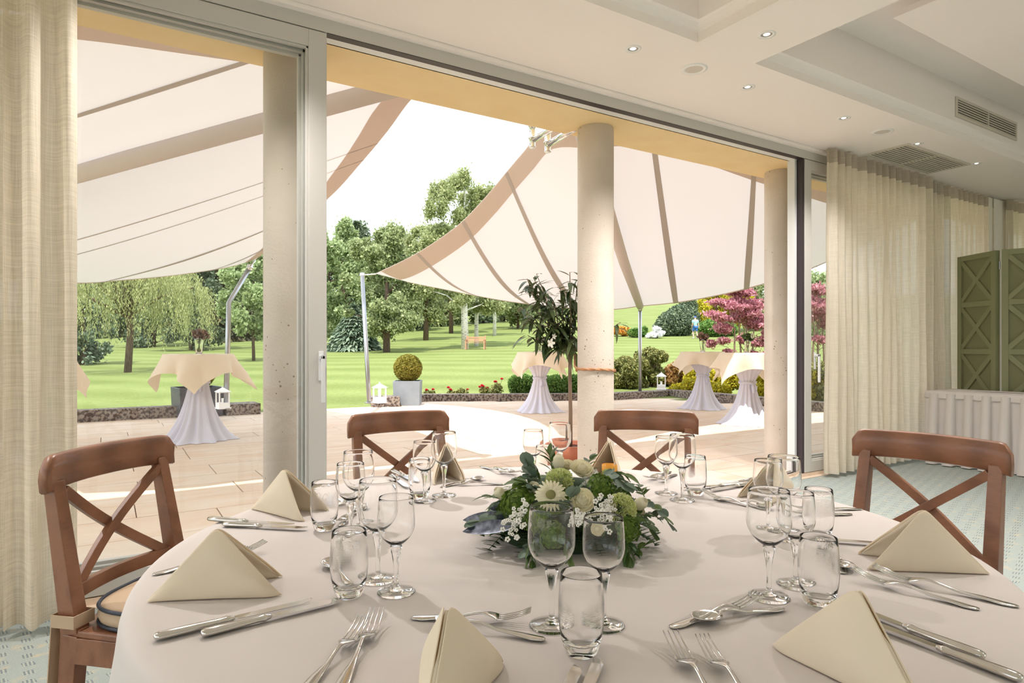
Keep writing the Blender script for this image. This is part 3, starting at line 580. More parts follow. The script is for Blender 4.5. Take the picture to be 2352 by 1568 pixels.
# left-hand sail
A1s = (1010, 160, 5.3); tip1 = (-330, 510, 10.6)
a1w, t1w = atd(*A1s), atd(*tip1)
side1 = poly3([(587, 596, 11.35), (640, 552, 10.8), (757, 452, 8.9), (830, 372, 7.6), (890, 300, 6.6), (940, 232, 5.9), A1s])
bot1 = poly3([(587, 596, 11.35), (520, 614, 11.3), (400, 632, 11.1), (280, 643, 10.9), (172, 650, 10.8), (0, 640, 10.7), (-160, 610, 10.6), tip1])
side1b = poly3([(-330, 30, 3.7), (0, 32, 3.85), (172, 44, 4.05), (330, 62, 4.25), (500, 88, 4.5), (700, 118, 4.8), (860, 142, 5.05), A1s])
bot1b = poly3([(-330, 30, 3.7), (-345, 120, 4.2), (-350, 180, 4.9), (-350, 250, 5.8), (-350, 330, 6.9), (-345, 420, 8.3), (-335, 500, 9.5), tip1])
sail('large cream shade sail seen through the closed glass door panel', [Ruled(side1, bot1, .12), Ruled(side1b, bot1b, .04)], [[(.12, .05), (.38, .07), (.66, .02), (.74, .02)], [(.66, .07)]], [a1w-Vector((0, 0, .02)), a1w.lerp(t1w, .5)-Vector((0, 0, .13)), t1w], .105)
# steel masts
def mast(pts, r, label, fit=None):
    b = Vector(pts[0]); t = thing('steel_mast', label, 'mast', b)
    P = [Vector(p)-b for p in pts]; MB().tube(P, r, 14).build('pole', M['steel'], t, True)
    MB().lathe([(0, 0), (r*2.1, 0), (r*2.1, .012), (r*1.2, .02), (0, .02)], 20).build('base_plate', M['steel'], t)
    MB().lathe([(0, -.05), (r*1.3, -.05), (r*1.35, .0), (r*1.1, .05), (0, .055)], 16, P[-1]).build('collar', M['chrome'], t, True)
    if fit: MB().tube([P[-1], Vector(fit)-b], r*.35, 8).build('tension_rod', M['chrome'], t, True)
    return t
b1 = at(848, 925, .2); tp = atd(832, 632, 12.95)
mast([(b1.x, b1.y, .2), tp], .040, 'slim leaning steel mast standing in the kerb block by the round box ball', atd(864, 629, 12.86))
b2 = atd(1470, 888, 15.1); mast([(b2.x, b2.y, 0.0), atd(1470, 708, 15.1)], .042, 'straight upright steel mast in the shrub bed right of the middle column', atd(1469, 703, 15.1))
b0 = at(519, 938, .19); k0 = atd(526, 695, 11.0); mast([(b0.x, b0.y, .19), k0, atd(574, 614, 11.2)], .042, 'steel mast with a bent top behind the leftmost draped cocktail table', atd(586, 598, 11.3))
# pulley spars on the beam
sp = thing('sail_bracket', 'pair of polished steel spars with pulley barrels fixed to the ochre beam', 'bracket', atd(1300, 300, 5.2))
for px, py in ((1223, 322), (1258, 332)):
    e = atd(px, py, 5.35)-sp.location; s0 = atd(px+88, py-52, 5.0)-sp.location
    MB().tube([e, s0], .026, 14).build('spar', M['chrome'], sp, True)
    MB().lathe([(0, -.075), (.026, -.075), (.03, -.07), (.026, -.06), (.026, .0), (.034, .004), (.034, .012), (.026, .016), (.026, .10), (.034, .104), (.034, .112), (0, .115)], 20, e-Vector((.0, 0, -.01))).build('pulley_barrel', M['chrome'], sp, True)
# ================================================================== TERRACE FURNITURE
def topcloth_mesh(R, side, top, rot, seed, drop=.93, flare=.34):
    g = random.Random(seed); n = 44; rows = []; ph = [g.uniform(0, 6) for _ in range(3)]
    for i in range(n+1):
        row = []
        for j in range(n+1):
            u, v = (i/n-.5)*side, (j/n-.5)*side; rho = math.hypot(u, v); th = math.atan2(v, u)
            m = max(abs(u), abs(v)); 
            if rho <= R: x, y, z = u, v, top+.001
            else:
                e = rho-R; f = min(1, e/.25); w = math.sin(th*7+ph[0])*.5+math.sin(th*11+ph[1])*.3
                rr = R+.012+e*flare*(1+.75*w*f)+.03*w*f; a = th+.05*math.sin(th*5+ph[2])*f; x, y = rr*math.cos(a), rr*math.sin(a); z = top+.001-(e*drop if e > .012 else e*.4)-.0
            row.append((x*math.cos(rot)-y*math.sin(rot), x*math.sin(rot)+y*math.cos(rot), z))
        rows.append(row)
    return rows
def bouquet(parent_name, label, loc, s, cols, seed, white=False):
    t = thing('flower_vase', label, 'vase', loc)
    MB().lathe([(0, 0), (.036*s, 0), (.05*s, .16*s), (.056*s, .2*s), (.052*s, .2*s), (.046*s, .16*s), (.032*s, .012*s), (0, .012*s)], 24).build('glass_vase', M['vase'], t, True)
    V, F = leafcloud([(0, 0, .25*s, .09*s, .09*s, .055*s), (0.03*s, 0, .22*s, .1*s, .07*s, .04*s)], 260, .028*s, seed=seed)
    tag(link('foliage', npmesh('foliage', V, F), cols, t), kind='stuff')
    m = MB(); g = random.Random(seed)
    for i in range(5): m.tube([(g.uniform(-.02, .02)*s, g.uniform(-.02, .02)*s, .02*s), (g.uniform(-.03, .03)*s, g.uniform(-.03, .03)*s, .22*s)], .003*s, 5)
    m.build('stem', M['leafy_dark'], t)
    if white:
        f = MB()
        for k in range(14):
            a = k*2*PI/14; d = Vector((math.cos(a), 0, math.sin(a))); c = Vector((0, -.085*s, .26*s)); q = Vector((-d.z, 0, d.x))
            f.add([c+d*.01*s, c+d*.03*s+q*.008*s-Vector((0, .004*s, 0)), c+d*.05*s, c+d*.03*s-q*.008*s], [(0, 1, 2, 3)])
        f.build('daisy_petals', M['petal_white'], t); MB().lathe([(0, 0), (.011*s, 0), (0, .008*s)], 10, (0, -.088*s, .256*s)).build('daisy_heart', M['petal_yellow'], t)
    return t
M['leafy_dark'] = leafmat('foliage_dark', lin(52, 72, 40), lin(104, 124, 70), .25); M['petal_white'] = fabric('petal_white', lin(246, 242, 228), .3); M['petal_yellow'] = mat('flower_heart', lin(206, 190, 90), .9)
M['dried'] = leafmat('dried_flowers', lin(96, 72, 66), lin(178, 150, 130), .15); M['mauve'] = leafmat('mixed_flowers', lin(86, 84, 60), lin(180, 140, 130), .2)
def cocktail(x, y, label, clabel, rot, seed, waist=.66, lean=0.):
    g = random.Random(seed); t = thing('cocktail_table', label, 'table', (x, y, 0), group='draped cocktail tables on the terrace'); R = .40
    MB().lathe([(0, 1.075), (R-.01, 1.075), (R, 1.085), (R, 1.098), (0, 1.098)], 40).build('tabletop', M['white'], t)
    MB().tube([(0, 0, .02), (0, 0, 1.075)], .035, 12).build('pole', M['steel'], t); MB().lathe([(0, 0), (.24, 0), (.24, .012), (0, .03)], 30).build('base_plate', M['steel'], t)
    rows = []; nf = 15; ph = [g.uniform(0, 6) for _ in range(5)]; N = 150
    for k in range(25):
        z = .004+(1.07-.004)*k/24
        if z < waist: f = (waist-z)/waist; r = .105+.14*f+.15*f**4
        else: f = (z-waist)/(1.07-waist); r = .105+.26*f**1.25
        ff = min(1, abs(z-waist)/.5); row = []
        for a in range(N):
            th = a*2*PI/N; w = math.sin(nf*th+ph[0]+.8*math.sin(2*th+ph[1])+(waist-z)*1.2)*.6+math.sin(7*th+ph[2]+z*2)*.5
            rr = r*(1+.13*w*(.5+.8*ff)); 
            if k == 0: rr *= 1.06+.07*math.sin(3*th+ph[3])
            row.append((rr*math.cos(th), rr*math.sin(th), z))
        rows.append(row)
    MB().grid(rows, True).build('skirt', M['skirt'], t, True)
    s = MB(); s.tube([(.118*math.cos(a*2*PI/24), .118*math.sin(a*2*PI/24), waist+.01*math.sin(a)) for a in range(25)], .02, 8)
    s.tube([(-.05, -.13, waist), (-.075, -.16, waist-.07), (-.06, -.15, waist-.15)], [.016, .022, .012], 8); s.tube([(-.04, -.13, waist), (-.01, -.16, waist-.06), (-.0, -.155, waist-.12)], [.016, .02, .01], 8)
    s.build('sash', M['skirt'], t, True)
    c = MB().grid(topcloth_mesh(R, 1.30, 1.099, rot, seed)).build('square_tablecloth', M['topcloth'], None, True, loc=(x, y, 0)); tag(c, clabel, 'tablecloth', 'square cream cloths on the cocktail tables')
cocktail(1.0, 9.08, 'leftmost fully visible cocktail table with lilac skirt tied at the waist', 'cream square cloth on the cocktail table seen through the closed glass panel', .62, 1, .74)
cocktail(-.72, 8.72, 'cocktail table mostly hidden behind the near left curtain', 'cream square cloth whose corner peeks out beside the near left curtain', .30, 2)
cocktail(6.76, 9.72, 'cocktail table with white skirt standing behind the oleander tree', 'cream square cloth partly hidden by the oleander leaves', .95, 3, .62)
cocktail(9.75, 8.5, 'cocktail table farther back between the two right-hand columns, beside the white lantern', 'cream square cloth on the farther table of the right-hand pair', .5, 4, .64)
cocktail(8.35, 6.4, 'nearer cocktail table of the right-hand pair, half behind the rightmost column', 'cream square cloth partly in the sun beside the rightmost column', .85, 5, .64)
bouquet('', 'glass vase of dried brownish flowers on the leftmost cocktail table', (1.0, 9.08, 1.101), 1.05, M['dried'], 1)
bouquet('', 'small glass vase with dark mixed flowers on the farther right-hand cocktail table', (9.75, 8.5, 1.101), 1.2, M['mauve'], 2)
bouquet('', 'small glass vase with a white daisy on the nearer right-hand cocktail table', (8.35, 6.4, 1.101), 1.0, M['leafy_dark'], 3, True)
bouquet('', 'glass vase on the cocktail table behind the oleander leaves', (6.76, 9.72, 1.101), .9, M['mauve'], 4)
# lanterns
def lantern(x, y, z, label, s=1., rz=.3):
    t = thing('lantern', label, 'lantern', (x, y, z), rz, group='white lanterns along the terrace kerb'); w = .085*s; h = .26*s
    MB().box(-w*1.15, w*1.15, -w*1.15, w*1.15, 0, .02*s).box(-w, w, -w, w, .02*s, .10*s).build('base', M['lantern'], t, bevel=.002)
    b = MB()
    for sx in (-1, 1):
        for sy in (-1, 1): b.box(min(sx*w, sx*(w-.02)), max(sx*w, sx*(w-.02)), min(sy*w, sy*(w-.02)), max(sy*w, sy*(w-.02)), .10*s, h)
    b.build('corner_posts', M['lantern'], t); MB().box(-w, w, -w, w, h, h+.015).add([(-w*1.2, -w*1.2, h+.015), (w*1.2, -w*1.2, h+.015), (w*1.2, w*1.2, h+.015), (-w*1.2, w*1.2, h+.015), (0, 0, h+.09*s)], [(0, 1, 4), (1, 2, 4), (2, 3, 4), (3, 0, 4), (3, 2, 1, 0)]).build('lantern_roof', M['lantern'], t)
    MB().tube([(0, 0, .10*s), (0, 0, .17*s)], .02*s, 10).build('candle', M['white'], t); MB().tube([(.014*math.cos(a), 0, h+.095*s+.014*math.sin(a)) for a in np.linspace(0, 2*PI, 12)], .003, 5).build('ring', M['lantern'], t)
p = at(872, 925, .2); lantern(p.x, p.y, .20, 'white house-shaped lantern on the kerb block beside the zinc planter')
p = atd(1519, 893, 15.6); lantern(p.x, p.y, .155+.0, 'white lantern standing on the kerb at the foot of the straight mast', 1.2, .8)
p = at(511, 938, .19); lantern(p.x, p.y-.02, .19, 'white lantern half hidden behind the skirt of the leftmost cocktail table', 1.0, .2)
# planters with clipped balls
M['box1'] = leafmat('box_leaves', lin(120, 118, 40), lin(176, 166, 84), .2)
def planter(x, y, w, h, m, label, rz, ball):
    t = thing('planter', label, 'planter', (x, y, 0), rz); W = w/2; k = .94
    b = MB().add([(-W*k, -W*k, 0), (W*k, -W*k, 0), (W*k, W*k, 0), (-W*k, W*k, 0), (-W, -W, h), (W, -W, h), (W, W, h), (-W, W, h), (-W*.92, -W*.92, h), (W*.92, -W*.92, h), (W*.92, W*.92, h), (-W*.92, W*.92, h), (-W*.9, -W*.9, h-.06), (W*.9, -W*.9, h-.06), (W*.9, W*.9, h-.06), (-W*.9, W*.9, h-.06)],
        [(0, 3, 2, 1)]+[(i, (i+1) % 4, 4+(i+1) % 4, 4+i) for i in range(4)]+[(4+i, 4+(i+1) % 4, 8+(i+1) % 4, 8+i) for i in range(4)]+[(8+i, 8+(i+1) % 4, 12+(i+1) % 4, 12+i) for i in range(4)])
    b.build('pot', m, t, bevel=.006); MB().box(-W*.9, W*.9, -W*.9, W*.9, h-.09, h-.055).build('soil', M['soil'], t)
    s = thing('box_ball', ball, 'topiary', (x, y, h-.02)); r = .3
    V, F = leafcloud([(0, 0, r*.92, r*.96, r*.96, r*.93)], 9000, .030, shell=.93, seed=5); tag(link('foliage', npmesh('foliage', V, F), M['box1'], s), kind='stuff')
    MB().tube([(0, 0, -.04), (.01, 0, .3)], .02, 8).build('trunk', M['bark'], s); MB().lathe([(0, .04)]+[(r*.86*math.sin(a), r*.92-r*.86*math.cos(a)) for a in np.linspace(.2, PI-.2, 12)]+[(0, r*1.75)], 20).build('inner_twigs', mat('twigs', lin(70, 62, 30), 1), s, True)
p = at(948, 931, 0); planter(p.x, p.y+.25, .55, .50, M['zinc'], 'light zinc-grey square planter in the sun beside the kerb block', TH-PI/2+.05, 'clipped round box ball growing in the zinc-grey planter')
p = at(458, 958, 0); planter(p.x, p.y+.30, .70, .50, M['darkpot'], 'dark grey square planter behind the leftmost cocktail table', .12, 'clipped box ball hidden behind the leftmost draped cocktail table')
# ================================================================== OLEANDER, POT, ROPE
def blade(L_, W_, curl, n=5, fold=.15):
    rows = []
    for i in range(n+1):
        s = i/n; w = W_/2*math.sin(PI*min(1, s*.93+.05))**.8 if 0 < i < n else .0006; y = L_*s; z = -curl*s*s*L_
        rows.append([(-w, y, z+w*fold), (0, y, z), (w, y, z+w*fold)])
    return MB().grid(rows)
M['olea'] = leafmat('oleander_leaf', lin(50, 68, 38), lin(98, 110, 68), .22, .4, island=False)
oc = atd(1310, 798, 5.45); ot = thing('oleander_tree', 'young oleander standard with long narrow leaves and one white blossom by the middle column', 'tree', (oc.x, oc.y, .33))
pot = thing('terracotta_pot', 'terracotta pot at the foot of the oleander, seen behind the wine glasses', 'pot', (oc.x, oc.y, 0))
MB().lathe([(0, 0), (.15, 0), (.185, .27), (.20, .28), (.215, .29), (.215, .36), (.19, .365), (.185, .35), (.17, .33)], 40).build('pot_body', M['terracotta'], pot, True)
MB().lathe([(.175, .31), (.1, .335), (0, .34)], 24).build('soil', M['soil'], pot)
MB().tube([(0, 0, -.02), (.003, .0, .3), (-.006, 0, .6), (.0, 0, .83)], [.019, .017, .016, .015], 10).build('trunk', M['oleander_bark'], ot, True)
g = random.Random(21); lms = [blade(.15, .034, .45).mesh('leaf', True), blade(.13, .032, .15).mesh('leaf', True), blade(.16, .034, .8).mesh('leaf', True), blade(.11, .028, .3).mesh('leaf', True)]
nl = 0; tips = []
for k in range(15):
    px = g.uniform(1205, 1332); py = [640, 655, 630, 700, 690, 745, 660, 715, 640, 770, 725, 780, 680, 625, 750][k]; dd = 5.45+g.uniform(-.28, .22)
    if py > 735: px = g.uniform(1215, 1325)
    tips.append(atd(px, py, dd)-ot.location)
tips += [atd(1196, 705, 5.4)-ot.location, atd(1212, 770, 5.35)-ot.location, atd(1425, 740, 5.75)-ot.location, atd(1330, 625, 5.5)-ot.location]
for k, e in enumerate(tips):
    s = Vector((0, 0, .80+.02*g.random())); m_ = s.lerp(e, .5)+Vector((g.uniform(-.03, .03), g.uniform(-.03, .03), -.04)); P = [s, s.lerp(m_, .5)+Vector((0, 0, .01)), m_, m_.lerp(e, .5)+Vector((0, 0, .015)), e]
    MB().tube(P, [.008, .006, .005, .004, .003], 6).build('branch', M['oleander_bark'], ot, True)
    for i in range(16):
        if nl >= 298: break
        tt = .22+.78*(i/15)**.8; seg = min(3, int(tt*4)); b = P[seg].lerp(P[seg+1], tt*4-seg); ax = (P[seg+1]-P[seg]).normalized(); a = i*2.4+k
        d = (ax*.55+Vector((math.cos(a), math.sin(a), g.uniform(-.75, .15)))).normalized(); o = link('leaf', g.choice(lms), M['olea'], ot, b)
        o.rotation_euler = d.to_track_quat('Y', 'Z').to_euler(); o.scale = (1.2, g.uniform(.85, 1.15), 1); nl += 1
xm = MB(); gx = random.Random(31)
for k in range(190):
    c0 = tips[gx.randrange(len(tips))]; b = Vector((0, 0, .84)).lerp(c0, gx.uniform(.25, .95)); d = Vector((gx.gauss(0, 1), gx.gauss(0, 1), gx.uniform(-1.3, .2))).normalized(); q = d.to_track_quat('Y', 'Z').to_matrix(); bl = blade(gx.uniform(.10, .15), .036, .5)
    xm.add([b+q @ Vector(v) for v in bl.v], bl.f)
tag(xm.build('small_leaves', leafmat('oleander_inner', lin(50, 68, 38), lin(98, 110, 68), .22, .4), ot, True), kind='stuff')
def blossom(par, c, s, nm='blossom'):
    m = MB()
    for k in range(5):
        a = k*2*PI/5; u = Vector((math.cos(a), -.3, math.sin(a))).normalized(); q = u.cross(Vector((0, 1, 0))).normalized()
        m.add([c, c+u*s*.5+q*s*.32, c+u*s*.95+q*s*.25, c+u*s-q*s*.15, c+u*s*.45-q*s*.3], [(0, 1, 2, 3, 4)])
    m.build(nm, M['petal_white'], par)
blossom(ot, atd(1264, 788, 5.2)-ot.location, .042); blossom(ot, atd(1272, 772, 5.25)-ot.location, .026)
# hemp rope from the trunk round the column
cx_, cy_, rr = 3.25, 3.905, .152; tr = Vector((oc.x, oc.y, 1.13)); pts = [tr+Vector((.022*math.cos(a), .022*math.sin(a), .012*a/PI-.01)) for a in np.linspace(0, 4*PI, 22)]
a0 = math.atan2(tr.y-cy_, tr.x-cx_); pts += [tr+Vector((.03, -.02, -.01)), Vector((cx_+rr*1.1*math.cos(a0+.9), cy_+rr*1.1*math.sin(a0+.9), 1.03))]
pts += [Vector((cx_+rr*math.cos(a0+1.0+q), cy_+rr*math.sin(a0+1.0+q), 1.0+.012*math.sin(q)+.02*math.exp(-q*2))) for q in np.linspace(0, 2*PI, 40)]
rp_ = MB()
for off in (0, PI): 
    tw = []
    for i, p in enumerate(pts): tw.append(p+Vector((0, 0, .005*math.sin(i*1.1+off)))+Vector((math.cos(a0), math.sin(a0), 0))*.003*math.cos(i*1.1+off))
    rp_.tube(tw, .0075, 7)
tag(rp_.build('rope', M['rope'], None, True), 'twisted brown hemp rope tying the oleander trunk to the middle column', 'rope')

# ================================================================== GARDEN
def ground(px, Z): 
    x, y = w2((px-CXP)/FPX*Z, Z); return Vector((x, y, terrain(x, y)-.03))
GL = dict(
 birch=leafmat('birch_leaves', lin(132, 144, 92), lin(196, 200, 150), .45), light=leafmat('light_leaves', lin(132, 152, 100), lin(200, 212, 162), .45), mid=leafmat('mid_leaves', lin(118, 134, 88), lin(186, 194, 144), .42),
 dark=leafmat('dark_leaves', lin(76, 92, 74), lin(132, 146, 114), .2), willow=leafmat('willow_leaves', lin(132, 142, 90), lin(206, 206, 150), .35), blue=leafmat('blue_needles', lin(86, 108, 86), lin(150, 164, 140), .15),
 brownish=leafmat('dry_conifer', lin(74, 72, 50), lin(126, 118, 84), .2), maple=leafmat('maple_leaves', lin(150, 78, 94), lin(224, 166, 172), .4), gold=leafmat('golden_leaves', lin(150, 146, 40), lin(226, 212, 70), .4),
 hedge=leafmat('hedge_leaves', lin(70, 108, 48), lin(132, 164, 84), .3), shrub=leafmat('shrub_leaves', lin(84, 94, 50), lin(168, 164, 100), .3), white=leafmat('white_flowers', lin(220, 220, 220), lin(250, 250, 250), .3),
 orange=leafmat('orange_flowers', lin(200, 120, 50), lin(226, 190, 90), .3), rosy=leafmat('bush_tips', lin(150, 110, 70), lin(190, 150, 96), .3))
def crown_blobs(h, w, base, seed, n=64, taper=.6):
    g = random.Random(seed); B = []
    for i in range(n):
        f = (i+.5)/n; z = base+(h-base)*f; R = w*math.sin(PI*min(1, .12+f*.83))**taper; a = g.uniform(0, 6.28); q = R*g.uniform(.15, 1.0); s = w*g.uniform(.14, .27)
        B.append((q*math.cos(a), q*math.sin(a), z-s*.3, s, s, s*g.uniform(.7, 1.3)))
    return B
def tree(name, label, cat, pos, h, w, base, n, size, mcol, bark, seed, group=None, blobs=None, droop=.3, trunk_r=None, stems=1, aspect=1.6):
    t = thing(name, label, cat, pos, group=group); g = random.Random(seed); B = blobs or crown_blobs(h, w, base, seed)
    V, F = leafcloud(B, int(n*1.6), size*.72, seed=seed, droop=droop, aspect=aspect, soft=True); tag(link('crown', npmesh('crown', V, F), GL[mcol], t), kind='stuff')
    r = trunk_r or h*.018; m = MB()
    for s in range(stems):
        dx = (s-(stems-1)/2)*w*.2; top = Vector((dx*2, g.uniform(-.1, .1)*w, h*.85)); m.tube([(dx, 0, -.1), (dx+g.uniform(-.03, .03)*w, 0, h*.3), top*.6+Vector((0, 0, h*.05)), top], [r*1.25, r, r*.6, r*.15], 9)
    for b in B[2::max(3, len(B)//12)]: m.tube([(0, 0, max(base*.8, b[2]-w*.5)), (b[0]*.5, b[1]*.5, b[2]-w*.12), (b[0], b[1], b[2])], [r*.35, r*.22, r*.08], 5)
    m.build('trunk', M[bark], t, True); return t
def conifer(label, pos, h, w, n, size, mcol, seed, base=.05, group=None):
    g = np.random.default_rng(seed); f = g.random(n)**1.25; z = base*h+(h*(1-base))*f; tier = np.floor(f*14)/14; R = w*(1-f)**.85*(.72+.28*np.sin(f*14*2*PI)); a = g.random(n)*2*PI; rr = R*np.sqrt(g.random(n)*.75+.25)
    P = np.stack([rr*np.cos(a), rr*np.sin(a), z-rr*.28], 1); d = np.stack([np.cos(a), np.sin(a), -.45+0*a], 1)+g.normal(size=(n, 3))*.3; d /= np.linalg.norm(d, axis=1)[:, None]
    c = np.cross(d, np.array([0, 0, 1.])+g.normal(size=(n, 3))*.4); c /= np.linalg.norm(c, axis=1)[:, None]; s = (size*(.6+.8*g.random(n)))[:, None]
    V = np.stack([P-d*s, P+c*s*.3, P+d*s, P-c*s*.3], 1).reshape(-1, 3); t = thing('conifer', label, 'tree', pos, group=group)
    tag(link('needles', npmesh('needles', V, np.arange(4*n).reshape(n, 4)), GL[mcol], t), kind='stuff'); MB().tube([(0, 0, -.1), (0, 0, h*.96)], [h*.018, .02], 8).build('trunk', M['bark'], t, True); return t
# willow
def willow(pos):
    t = thing('weeping_willow', 'yellow-green weeping willow with hanging strands on the lawn behind the leftmost cocktail table', 'tree', pos); g = np.random.default_rng(3); V = []; ns = 1050
    heads = [(0, 0, 5.6, 1.0), (-1.3, .2, 5.0, 1.0), (1.2, -.3, 5.0, .9), (1.9, .2, 3.9, .8), (-2.1, -.4, 3.9, .9), (.3, -1.2, 4.6, 1.), (.2, 1.4, 4.8, 1.), (-.9, -1.5, 3.8, .8), (1.1, -1.6, 3.7, .8), (0, .2, 3.4, 1.2), (2.3, -.8, 3.2, .6), (-2.5, .7, 3.2, .7)]
    for k in range(ns):
        hd_ = heads[g.integers(len(heads))]; a = g.random()*2*PI; q = hd_[3]*math.sqrt(g.random()); x0, y0 = hd_[0]+q*math.cos(a), hd_[1]+q*math.sin(a); z0 = hd_[2]+.3-q*.5; ln_ = min(z0-.15, g.uniform(1.0, 2.6)); n = int(ln_/.055)
        s = np.arange(n)/n; x = x0+.30*math.cos(a)*np.sqrt(s)+.04*np.sin(s*9+k); y = y0+.30*math.sin(a)*np.sqrt(s); z = z0+.12*np.sin(s*3)-ln_*s
        P = np.stack([x, y, z], 1)+g.normal(size=(n, 3))*.035; d = np.stack([g.normal(size=n)*.35, g.normal(size=n)*.35, -np.ones(n)], 1); d /= np.linalg.norm(d, axis=1)[:, None]
        c = np.cross(d, g.normal(size=(n, 3))); c /= np.linalg.norm(c, axis=1)[:, None]; V.append(np.stack([P-d*.06, P+c*.014, P+d*.06, P-c*.014], 1).reshape(-1, 3))
    V = np.concatenate(V); tag(link('strands', npmesh('strands', V, np.arange(len(V)).reshape(-1, 4)), GL['willow'], t), kind='stuff')
    m = MB(); m.tube([(.1, 0, -.1), (.2, 0, 1.6), (0, 0, 3.4), (.1, 0, 5.2)], [.14, .12, .10, .04], 10)
    for hd_ in heads[1:]: m.tube([(.1, 0, 1.8+.1*hd_[2]), (hd_[0]*.5, hd_[1]*.5, hd_[2]-.3), (hd_[0], hd_[1], hd_[2]+.1)], [.09, .06, .03], 6)
    m.build('trunk', M['bark'], t, True)
willow(ground(286, 24.5))
PI2 = 2*PI
tree('broadleaf_tree', 'small young tree with round crown on the lawn seen left of the first column', 'tree', ground(583, 33), 5.4, 1.9, 1.5, 15000, .16, 'light', 'bark', 31, trunk_r=.07)
tree('broadleaf_tree', 'dark blue-green tree standing behind the weeping willow', 'tree', ground(440, 46), 8.2, 3.0, .8, 16000, .22, 'dark', 'bark', 32)
tree('broadleaf_tree', 'dense dark evergreen behind the bent-top mast', 'tree', ground(352, 52), 9, 3.4, .3, 14000, .24, 'dark', 'bark', 33)
conifer('brownish conifer behind the top of the bent mast', ground(520, 60), 12, 3.4, 14000, .5, 'brownish', 34)
conifer('tall dark conifer left of the brownish one, half hidden by the shade sail', ground(455, 66), 13, 3.6, 12000, .5, 'dark', 35)
tree('broadleaf_tree', 'grey-green bushy tree at the left edge beside the willow', 'tree', ground(190, 30), 4.6, 1.8, .2, 13000, .15, 'blue', 'bark', 36)
tree('broadleaf_tree', 'tall light green tree at the left of the open door, behind the silvery conifer', 'tree', ground(790, 50), 9.6, 2.6, 1.2, 26000, .20, 'light', 'bark', 37)
conifer('low silvery blue conifer under the tall light green tree', ground(812, 44), 3.0, 2.2, 12000, .30, 'blue', 38, base=.12)
tree('broadleaf_tree', 'broad green tree with a brown trunk throwing shade on the lawn', 'tree', ground(888, 41), 8.0, 2.9, 1.3, 36000, .17, 'mid', 'bark', 39, trunk_r=.19)
tree('broadleaf_tree', 'green tree behind and left of the birches', 'tree', ground(978, 56), 10.0, 3.4, 1.9, 24000, .20, 'birch', 'bark', 40, trunk_r=.2)
tree('broadleaf_tree', 'light green tree rising at the far left edge of the open door', 'tree', ground(722, 46), 8.6, 2.4, .5, 20000, .18, 'light', 'bark', 41)
bb = [(0, 0, 11.6, 1.0, 1.0, .8), (-1.0, .2, 10.4, 1.1, 1, .8), (.9, 0, 10.3, 1.1, 1, .8), (-1.9, 0, 9.2, .9, .9, .8), (0, .3, 9.2, 1.2, 1, .9), (1.7, 0, 9.0, 1.1, 1, .8), (-1.4, .3, 7.9, 1.2, 1, .8), (.5, 0, 7.6, 1.3, 1.1, .9), (2.0, .2, 7.4, 1, 1, .8), (-2.2, 0, 6.6, 1.1, 1, .8), (-.3, .2, 6.2, 1.4, 1.1, .9), (1.8, 0, 5.8, 1.3, 1, .9), (-1.5, 0, 5.0, 1.3, 1.1, .8), (.6, .3, 4.6, 1.4, 1.2, .8), (2.4, 0, 4.4, 1.1, 1, .7), (-2.4, .2, 4.0, 1.0, 1, .7), (-.7, -.2, 3.6, 1.0, 1, .6), (1.6, .2, 3.4, 1.0, 1, .6)]
gb = random.Random(8); bb = [(b[0]*1.3+gb.uniform(-.7, .7), b[1]+gb.uniform(-.6, .6), b[2]+gb.uniform(-.6, .5), b[3]*gb.uniform(.45, .75), b[4]*.7, b[5]*gb.uniform(.7, 1.2)) for b in bb for _ in range(4)]
bt = tree('birch_tree', 'tall birch with a thick white trunk beside the garden bench', 'tree', ground(1068, 43), 12.2, 2.6, 3.2, 46000, .15, 'birch', 'birch', 42, blobs=bb, trunk_r=.21, group='birches on the lawn')
tree('birch_tree', 'thinner leaning birch rising just behind the garden bench', 'tree', ground(1094, 46), 11.0, 2.6, 2.6, 26000, .15, 'birch', 'birch', 43, trunk_r=.13, group='birches on the lawn')
tree('birch_tree', 'small distant birch with slender trunk left of the oleander crown', 'tree', ground(1136, 62), 10, 2.6, 2.6, 18000, .2, 'birch', 'birch', 44, trunk_r=.15, group='birches on the lawn')
tree('broadleaf_tree', 'leafy tree at the forest edge left of the small distant birch', 'tree', ground(1036, 70), 11.5, 3.8, 2.4, 16000, .26, 'mid', 'bark', 45, trunk_r=.2)
tree('broadleaf_tree', 'tree at the forest edge behind the oleander crown', 'tree', ground(1190, 78), 8.5, 4.2, 1.4, 16000, .3, 'mid', 'bark', 46)
# forest edge behind everything: share three meshes
fm = [npmesh('crown', *leafcloud(crown_blobs(11, 3.8, .6, 60+k, 70), 17000, .25, seed=60+k, droop=.4, soft=True)) for k in range(3)]
spots = [(150, 80), (230, 74), (300, 78), (375, 84), (430, 88), (490, 92), (560, 84), (620, 82), (690, 86), (755, 78), (805, 84), (850, 76), (905, 84), (945, 78), (1000, 88), (1060, 92), (1110, 94), (1165, 98), (1215, 104), (1265, 112), (1310, 118)]
loc_word = ['darkest', 'dense', 'tall', 'shaded', 'rounded']
marks = ['behind the grey-green bush at the left curtain', 'behind the weeping willow, left half', 'behind the weeping willow crown', 'behind the willow, right half', 'between willow and bent mast', 'behind the brownish conifer', 'behind the young round tree', 'hidden mostly by the first column', 'behind the door stile', 'at the door edge behind the light green trees', 'behind the silvery conifer', 'above the silvery conifer', 'behind the brown-trunked tree', 'between brown-trunked tree and birches', 'left of the white birch trunk', 'behind the thick white birch trunk', 'behind the leaning birch', 'left of the oleander crown', 'behind the oleander crown', 'behind the middle column', 'right of the middle column under the sail']
